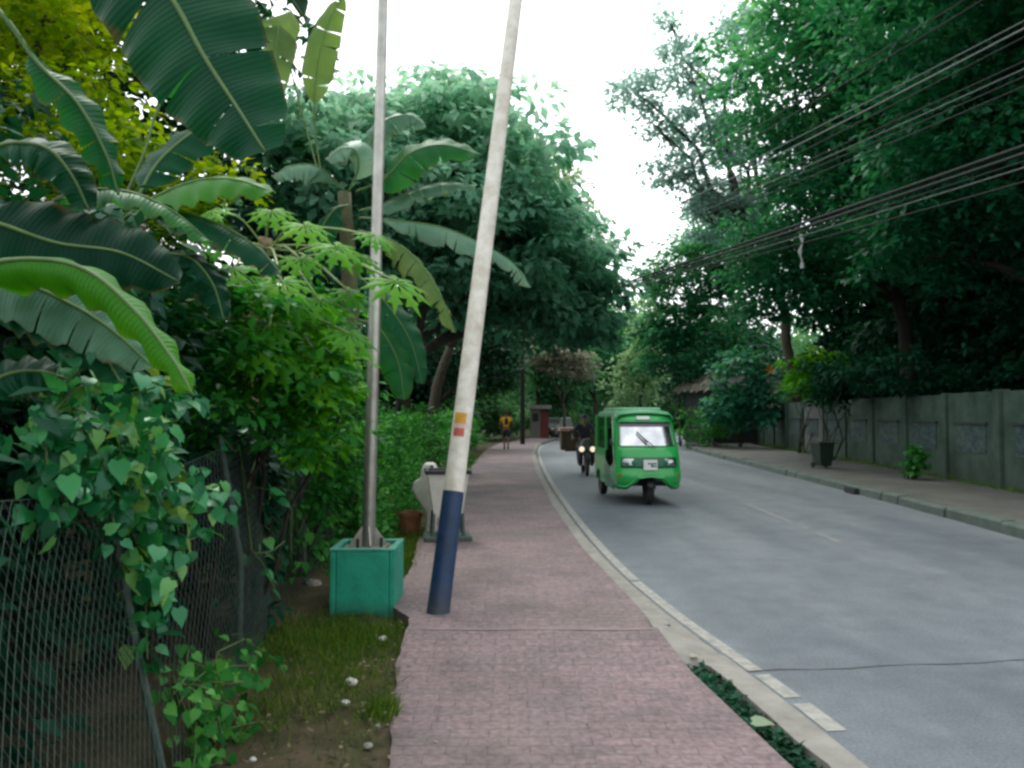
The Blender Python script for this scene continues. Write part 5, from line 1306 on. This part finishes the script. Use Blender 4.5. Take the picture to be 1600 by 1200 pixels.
tree('yellow_tree', 'tree with bright yellow green leaves at the far upper left', (-8.6, 10.5, 0), [(-7.2, 10.5, 6.4, 1.7, 1.6, 1.7), (-5.6, 10.5, 4.7, 1.8, 1.6, 1.2), (-8.6, 10, 5.2, 1.6, 1.6, 1.7), (-6.4, 10.8, 7.6, 1.3, 1.5, 1.4)], 520, 34, .16, 'leaf_yellow', .42, .13, 'bark', T_DIAM)
tree('dark_tree', 'dark tree behind the yellow leafed tree at the upper left', (-10.5, 15, 0), [(-9.5, 15, 5, 3.5, 3, 3.6), (-7, 14.5, 8.5, 3.2, 2.8, 2.8), (-6, 15, 3.5, 2.5, 2.5, 2.6), (-11, 14, 10, 3, 3, 2.6), (-14, 14, 5, 3, 3, 4.5)], 700, 32, .32, 'leaf_dark', .85, .25, 'bark_dark')

# ------------------------------------------------------------------ banana plants, papaya
def plant(name, lab, base, stem_pts, r0, r1, cat, grp=None, mat='stem_banana'):
    b = Vector(base); t = empty(name, b, 0, lab, cat, grp)
    if stem_pts:
        mb = MB(); pts = spline([b + Vector((0, 0, -.05))] + [Vector(p) for p in stem_pts], 14)
        mb.tube([p - b for p in pts], [r0 + (r1 - r0) * i / 13 for i in range(14)], 12); mb.build('stem', M[mat], t, smooth=True, fix=False)
    return t
def BL(t, d, px, W, up, mat='banana', tear=0., fold=(.25, .25), dd=0., **k):
    """leaf whose midrib runs through photo directions px at depths d..d+dd"""
    m = len(px); path = [P(x, y, d + dd * i / (m - 1)) for i, (x, y) in enumerate(px)]
    return banana_leaf(t, path, W, up, mat, tear, fold, **k)
U0 = (0, -.35, 1)
# near plant, base just outside the frame on the left
b1 = (-2.9, 2.9, 0)
t = plant('banana_plant', 'big banana plant at the left edge with a long arching bright leaf', b1, [(-2.75, 2.9, 1.0), (-2.6, 2.85, 1.9)], .12, .07, 'banana plant', 'banana plants')
BL(t, 2.75, [(-150, 470), (-40, 418), (60, 405), (140, 425), (215, 490), (270, 562), (302, 618)], .125, (.75, -.5, .75), 'banana_bright', 0, (.35, 1.35), -.15, var=.45, stalk=.05)
BL(t, 2.95, [(-120, 440), (20, 440), (110, 475), (180, 520), (240, 575)], .16, (.15, -.8, .6), 'banana_grey', .12, (.3, .3), 0, var=.32, stalk=.05)
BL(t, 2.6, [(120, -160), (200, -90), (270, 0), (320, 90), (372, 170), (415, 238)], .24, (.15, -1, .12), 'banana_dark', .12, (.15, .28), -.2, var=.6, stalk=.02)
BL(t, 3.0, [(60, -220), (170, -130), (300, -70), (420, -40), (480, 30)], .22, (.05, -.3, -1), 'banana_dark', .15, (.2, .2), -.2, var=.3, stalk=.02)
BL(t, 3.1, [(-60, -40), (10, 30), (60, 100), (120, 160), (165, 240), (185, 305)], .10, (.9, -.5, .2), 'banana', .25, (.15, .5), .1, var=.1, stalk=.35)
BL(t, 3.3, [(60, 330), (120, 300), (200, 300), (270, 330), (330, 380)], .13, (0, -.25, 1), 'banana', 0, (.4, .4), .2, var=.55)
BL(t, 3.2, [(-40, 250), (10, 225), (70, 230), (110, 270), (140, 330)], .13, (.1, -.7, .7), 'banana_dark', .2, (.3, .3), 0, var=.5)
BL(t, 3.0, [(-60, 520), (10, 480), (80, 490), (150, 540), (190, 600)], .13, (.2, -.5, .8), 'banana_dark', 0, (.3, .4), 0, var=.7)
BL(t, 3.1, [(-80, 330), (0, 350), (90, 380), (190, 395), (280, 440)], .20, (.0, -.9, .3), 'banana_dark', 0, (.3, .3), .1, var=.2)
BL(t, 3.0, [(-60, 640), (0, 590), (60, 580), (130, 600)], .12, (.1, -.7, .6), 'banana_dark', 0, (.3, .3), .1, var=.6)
# second plant, leaves over the middle left
b2 = (-2.9, 5.3, 0)
t = plant('banana_plant', 'banana plant behind the fence with a broad horizontal leaf above the papaya', b2, [(-2.75, 5.2, 1.4), tuple(P(215, 350, 4.8))], .10, .05, 'banana plant', 'banana plants')
BL(t, 4.6, [(190, 345), (235, 312), (300, 284), (365, 280), (428, 300)], .21, (0, -.6, .8), 'banana_bright', 0, (.35, .3), -.2, var=.35)
BL(t, 4.8, [(195, 310), (225, 240), (245, 175), (275, 120), (320, 90)], .10, (.6, -.7, .1), 'banana', 0, (.3, .3), .3, var=.5, stalk=.6)
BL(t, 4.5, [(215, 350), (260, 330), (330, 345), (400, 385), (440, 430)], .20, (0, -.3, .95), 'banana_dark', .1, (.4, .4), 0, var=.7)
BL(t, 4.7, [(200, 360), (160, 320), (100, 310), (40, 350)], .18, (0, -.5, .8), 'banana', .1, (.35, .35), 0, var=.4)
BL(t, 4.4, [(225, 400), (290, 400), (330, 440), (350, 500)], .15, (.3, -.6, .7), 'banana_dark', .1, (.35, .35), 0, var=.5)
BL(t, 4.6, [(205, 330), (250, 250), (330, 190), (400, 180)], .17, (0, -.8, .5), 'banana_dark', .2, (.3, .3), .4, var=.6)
# torn pale leaf hanging by the steel pole at the top, one plant standing clear behind
b3 = (X(540, 9.3), 9.4, 0)
t = plant('banana_plant', 'banana plant with upright and torn pale leaves left of the steel pole', b3, [tuple(P(548, 520, 9.3)), tuple(P(538, 300, 9.2))], .13, .075, 'banana plant', 'banana plants')
BL(t, 9.1, [(505, 290), (492, 200), (495, 110), (512, 40), (536, -6)], .22, (.25, -1, .1), 'banana_pale', .08, (.5, .35), 0, var=.4, stalk=.35)
BL(t, 8.9, [(500, 280), (470, 170), (445, 70), (436, 40), (430, 110), (424, 190)], .26, (.2, -1, .1), 'banana_pale', .55, (.3, .3), -.3, var=.5, stalk=.35)
BL(t, 8.8, [(555, 300), (600, 280), (640, 240), (690, 226), (745, 240)], .30, (-.1, -.75, .65), 'banana', .05, (.25, .35), -.2, var=.5, stalk=.15)
BL(t, 8.7, [(540, 300), (500, 262), (460, 258), (425, 275)], .26, (0, -.6, .8), 'banana_grey', .6, (.5, .5), -.4, var=.6)
BL(t, 8.6, [(545, 300), (560, 262), (555, 235), (535, 232), (510, 250)], .24, (0, -.8, .6), 'banana_grey', .2, (.5, .5), -.3, var=.7)
BL(t, 8.8, [(560, 340), (620, 345), (690, 355), (750, 380), (800, 410), (830, 450)], .24, (-.1, -.35, 1), 'banana_grey', .8, (.7, .7), -.3, var=.55)
BL(t, 8.6, [(560, 360), (610, 375), (650, 405), (685, 455), (712, 520)], .25, (.5, -.6, .6), 'banana_pale', 1.0, (.55, .6), -.4, var=.5)
BL(t, 8.9, [(560, 330), (600, 318), (650, 295), (700, 285), (745, 290)], .22, (0, -.4, 1), 'banana_grey', .5, (.6, .6), 0, var=.4)
BL(t, 8.7, [(560, 430), (600, 470), (640, 530), (660, 600)], .24, (.3, -.8, .5), 'banana_dark', .2, (.3, .3), -.2, var=.9)
BL(t, 8.6, [(560, 500), (590, 510), (620, 560), (632, 625)], .26, (.3, -.8, .5), 'banana', .1, (.3, .3), -.3, var=.3)
BL(t, 8.9, [(545, 320), (520, 330), (490, 380), (470, 440)], .22, (-.2, -.8, .5), 'banana_dark', .4, (.4, .4), -.2, var=.8)
BL(t, 9.0, [(545, 300), (575, 230), (600, 190), (640, 180), (665, 200)], .2, (0, -.8, .6), 'banana_grey', .3, (.4, .4), .1, var=.3)

def papaya():
    d = 6.3; base = P(400, 820, d); base.z = 0
    t = empty('papaya_tree', base, 0, 'papaya tree with a tan ringed trunk and lime green lobed leaves', 'tree')
    top = P(415, 372, d)
    mb = MB(); pts = spline([base, P(388, 600, d), P(398, 470, d), top], 30)
    mb.tube([p - base for p in pts], [.085 - .035 * i / 29 + .006 * (i % 2) for i in range(30)], 12); mb.build('trunk', M['papaya_bark'], t, smooth=True, fix=False)
    heads = [(476, 352, 5.7, 1.0, .8), (525, 385, 5.4, 1.0, .65), (618, 440, 5.2, 1.15, .7), (560, 400, 5.6, .9, .5), (585, 368, 5.6, .8, .55), (455, 470, 5.4, 1.0, .4), (425, 330, 5.8, .9, .7), (350, 375, 5.6, .9, .5), (500, 470, 5.5, .9, .55), (440, 560, 5.3, 1.1, .35),
             (490, 545, 5.5, 1.1, .7), (380, 440, 5.4, .9, .3), (545, 455, 5.6, .8, .4), (330, 330, 5.9, .9, .6), (420, 510, 5.2, 1.0, .3), (500, 600, 5.4, 1.0, .6), (350, 500, 5.5, 1.0, .25), (300, 400, 5.6, 1.0, .5), (365, 420, 5.3, 1.0, .75), (545, 520, 5.4, 1.0, .5), (440, 440, 5.2, 1.05, .85), (400, 545, 5.1, 1., .6), (470, 405, 5.6, .9, .75), (395, 590, 5.4, 1., .3)]
    for (px, py, dd, sc, v) in heads:
        h = P(px, py, dd); org = top - Vector((0, 0, random.uniform(.0, .35)))
        if py > 480: org = P(430, 520, 5.8)
        mid = (org + h) / 2 + Vector((0, 0, .10))
        st = MB(); st.tube([p - base for p in spline([org, mid, h], 8)], .009, 6); st.build('petiole', M['stalk_pale'], t, smooth=True, fix=False)
        out = (h - org); out.z = 0; out = out.normalized() if out.length > .01 else Vector((0, -1, 0))
        nrm = (Vector((0, 0, 1)) + out * .55 + Vector((0, -.3, 0))).normalized()
        A0 = (out - nrm * out.dot(nrm)).normalized(); S0 = nrm.cross(A0)
        V = []; Fs = []; vr = []
        for k in range(9):
            an = (k - 4) * .62
            L_ = .27 * sc * (1 - .06 * abs(k - 4)); D = A0 * math.cos(an) + S0 * math.sin(an); Q = nrm.cross(D)
            def q_(u, w): return tuple(h - base + D * (L_ * u) + Q * (L_ * w) - nrm * (L_ * (.30 * u * u + .35 * abs(w))))
            b0 = len(V)
            outl = [(0, 0), (.25, .05), (.45, .16), (.52, .07), (.66, .19), (.72, .07), (1.0, .0)]
            V += [q_(u, w) for u, w in outl] + [q_(u, -w) for u, w in outl[1:-1]] + [q_(.5, 0), q_(.72, 0)]
            c1, c2 = b0 + 12, b0 + 13
            Fs += [(b0, b0 + 1, c1), (b0 + 1, b0 + 2, b0 + 3, c1), (b0 + 3, b0 + 4, b0 + 5, c2), (c1, b0 + 3, c2), (b0 + 5, b0 + 6, c2),
                   (b0, c1, b0 + 7), (b0 + 7, c1, b0 + 9, b0 + 8), (b0 + 9, c2, b0 + 11, b0 + 10), (c1, c2, b0 + 9), (b0 + 11, c2, b0 + 6)]
            vr += [min(1, max(0, v + random.uniform(-.12, .12)))] * 14
        fl = np.array([i for f in Fs for i in f]); tt = np.array([len(f) for f in Fs]); ss = np.concatenate([[0], np.cumsum(tt)[:-1]])
        np_mesh('leaf', np.array(V), fl, ss, tt, M['leaf_lime'], t, {'var': np.array(vr)}, smooth=False)
papaya()

lp = P(470, 575, 5.6)
bush('lime_shrub', 'yellow green leafy shrub tangled below the papaya leaves', (lp.x - .55, 6.0, 0), [(lp.x, 5.65, lp.z + .12, .34, .3, .3), (lp.x - .32, 5.8, lp.z + .25, .35, .3, .3), (lp.x + .02, 5.7, lp.z - .35, .3, .3, .35)], 90, 18, .11, 'leaf_lime', .16, T_OVATE, 'shrub', None, 3)
lp = P(345, 560, 5.0)
bush('leafy_shrub', 'dense mid green shrub hiding the papaya trunk behind the fence', (lp.x - .25, 5.6, 0), [(lp.x + .05, 5.2, lp.z, .5, .35, .45), (lp.x + .35, 5.5, lp.z - .25, .35, .3, .4), (lp.x - .35, 5.0, lp.z + .1, .4, .35, .4)], 120, 22, .095, 'leaf_hedge', .18, T_OVATE, 'shrub', 'shrubs left of the pavement', 3)
lp = P(520, 640, 7.6)
bush('leafy_shrub', 'fresh green shrub just left of the steel pole above the fence', (lp.x - .5, 8.0, 0), [(lp.x, 7.7, lp.z, .42, .4, .5), (lp.x - .1, 7.9, lp.z - .7, .4, .4, .5), (lp.x - .2, 7.9, lp.z + .7, .4, .4, .45)], 120, 22, .10, 'leaf_hedge', .18, T_OVATE, 'shrub', 'shrubs left of the pavement', 3)
bp = P(400, 820, 6.25)
bush('climber', 'dark green climber wrapped round the foot of the papaya trunk', (bp.x, 6.25, 0), [(bp.x - .02, 6.2, .55, .17, .17, .6), (bp.x, 6.2, 1.25, .2, .2, .5)], 90, 20, .10, 'leaf_dark', .14, T_OVATE, 'climber')
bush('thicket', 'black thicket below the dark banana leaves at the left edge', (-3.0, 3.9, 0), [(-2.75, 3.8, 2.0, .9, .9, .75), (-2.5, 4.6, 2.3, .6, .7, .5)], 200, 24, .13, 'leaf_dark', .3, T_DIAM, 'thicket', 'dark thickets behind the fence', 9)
for (x, y, rx, lab) in ((-5.5, 47, 2.6, 'shrub line behind the walker at the end of the straight pavement'), (-1.8, 54, 2.2, 'shrubs left of the guard booth'), (3.2, 62, 2.4, 'shrubs behind the guard booth and the small car'), (-10, 50, 3.4, 'dark shrubs deep behind the hedge end')):
    bush('shrub', lab, (x, y, 0), [(x, y, 1.4, rx, 1.4, 1.5)], 150, 22, .34, 'leaf_far', .5, T_DIAM, 'bush', 'shrubs at the bend')
# ------------------------------------------------------------------ grass, soil litter, gutter leaves
def grass_patch(name, lab, cx, cy, sx_, sy_, n, h, mat='grass', zz=.04):
    p = np.stack([cx + rng.normal(size=n) * sx_, cy + rng.normal(size=n) * sy_, np.full(n, zz)], 1)
    # clumpy: pull points toward seeds
    seeds = np.stack([cx + rng.normal(size=60) * sx_, cy + rng.normal(size=60) * sy_], 1); k = rng.integers(0, 60, n)
    p[:, :2] = p[:, :2] * .35 + (seeds[k] + rng.normal(size=(n, 2)) * .07) * .65
    lim = np.interp(p[:, 1], [q[1] for q in LSIDE], [q[0] for q in LSIDE]); p = p[p[:, 0] < lim + .03]
    n = len(p); ax = unit(rng.normal(size=(n, 3)) * .55 + np.array([0, 0, .9]))
    o = leaves_obj(name, p, ax, rand_unit(n), h * (.4 + .9 * rng.random(n)), rng.random(n), T_BLADE, M[mat]); return tag(o, lab, 'grass', kind='stuff')
grass_patch('grass', 'short grass around the foot of the teal planter box', -1.3, 6.05, .42, .5, 7000, .09)
grass_patch('grass', 'grass along the fence above the bare soil', -1.22, 4.95, .24, .5, 3200, .08)
grass_patch('grass', 'small grass tuft on the bare soil beside the pavement', -.72, 4.55, .06, .10, 700, .08)
grass_patch('grass', 'thin grass growing along the near pavement edge', -.78, 4.6, .05, .9, 700, .06)
grass_patch('grass', 'rough grass between hedge and pavement behind the planter', -1.35, 9.2, .22, 1.0, 6000, .15)
grass_patch('grass', 'rough grass along the far left pavement edge', -1.6, 20, .3, 6, 9000, .22)
for i, (px, py, s, mt, lab) in enumerate([(548, 1064, .035, 'stone_white', 'largest white stone on the bare soil left of the pavement'), (540, 1094, .022, 'stone_white', 'small white stone just below the largest one on the soil'), (395, 1180, .014, 'stone_white', 'tiny pale pebble at the bottom of the bare soil'),
        (590, 1130, .016, 'stone', 'grey pebble near the pavement edge low on the soil'), (575, 1160, .02, 'stone', 'grey stone at the lowest part of the pavement edge'), (600, 1110, .015, 'stone', 'grey pebble touching the pavement edge beside the soil'),
        (490, 915, .07, 'stone', 'rough grey rubble stone between the fence and the planter box'), (505, 905, .04, 'stone_white', 'white chip of rubble beside the planter box'), (598, 997, .03, 'stone_white', 'pale stone in the grass at the pavement corner')]):
    d = 1.68 * F / (py - 646); c = P(px, py, d)
    mb = MB(); mb.ball((0, 0, 0), (s * 1.2, s, s * .75), 10, 7); mb.v = [(x * (1 + random.uniform(-.18, .18)), y * (1 + random.uniform(-.18, .18)), z * (1 + random.uniform(-.2, .2))) for x, y, z in mb.v]
    o = mb.build('stone', M[mt]); o.location = (c.x, c.y, .045 + s * .3); tag(o, lab, 'stone', 'stones on the verge')
n = 1500; ys = rng.uniform(2.2, 5.5, n)
xa = np.array([interp(EDGE, y) + .02 for y in ys]); xb = np.array([interp(LEFT, y) - .25 for y in ys])
pos = np.stack([xa + (xb - xa) * rng.random(n), ys, -.03 + .05 * rng.random(n)], 1)
o = leaves_obj('leaf_litter', pos, unit(rng.normal(size=(n, 3)) * np.array([1, 1, .3])), unit(rng.normal(size=(n, 3)) * .4 + np.array([0, 0, 1.])), rng.uniform(.03, .075, n), rng.random(n), T_OVATE, M['leaf_dark']); tag(o, 'dark green fallen leaves lying in the open gutter', 'leaf litter', kind='stuff')
n = 900; ys = rng.uniform(2.4, 6.6, n); xs = np.array([interp(LSIDE, y) for y in ys]) - .9 * rng.random(n)
o = leaves_obj('soil_litter', np.stack([xs, ys, .05 + .02 * rng.random(n)], 1), unit(rng.normal(size=(n, 3)) * np.array([1, 1, .15])), np.tile([0, 0, 1.], (n, 1)) + rng.normal(size=(n, 3)) * .3, rng.uniform(.012, .05, n), rng.random(n) ** 1.5, T_OVATE, M['litter']); tag(o, 'dry twigs and leaf bits lying on the bare soil', 'leaf litter', kind='stuff')
n = 260; ys = rng.uniform(3.2, 12, n); pos = np.stack([rng.uniform(-1.2, 1.3, n), ys, np.array([zside(y) for y in ys]) + .006], 1)
keep = (pos[:, 0] > np.array([interp(LSIDE, y) for y in ys])) & (pos[:, 0] < np.array([interp(EDGE, y) for y in ys]) - .05) & (rng.random(n) < .45)
pos = pos[keep]; n = len(pos)
o = leaves_obj('scattered_litter', pos, unit(rng.normal(size=(n, 3)) * np.array([1, 1, .02])), np.tile([0, 0, 1.], (n, 1)) + rng.normal(size=(n, 3)) * .1, rng.uniform(.012, .032, n), rng.random(n), T_OVATE, M['leaf_tan']); tag(o, 'tiny dry leaf bits scattered over the pavement', 'leaf litter', kind='stuff')
for (px, py, s, mt, lab) in ((1176, 1128, .11, 'leaf_hazy', 'pale yellow green fallen leaf in the open gutter'), (1078, 1026, .06, 'leaf_tan', 'curled tan leaf at the head of the gutter')):
    d = 1.7 * F / (py - 646); c = P(px, py, d)
    o = leaves_obj('fallen_leaf', np.zeros((1, 3)), np.array([[.9, -.3, .1]]), np.array([[0, -.3, 1.]]), np.array([s]), np.array([.95]), T_HEART, M[mt]); o.location = (c.x, c.y, .05); tag(o, lab, 'leaf')
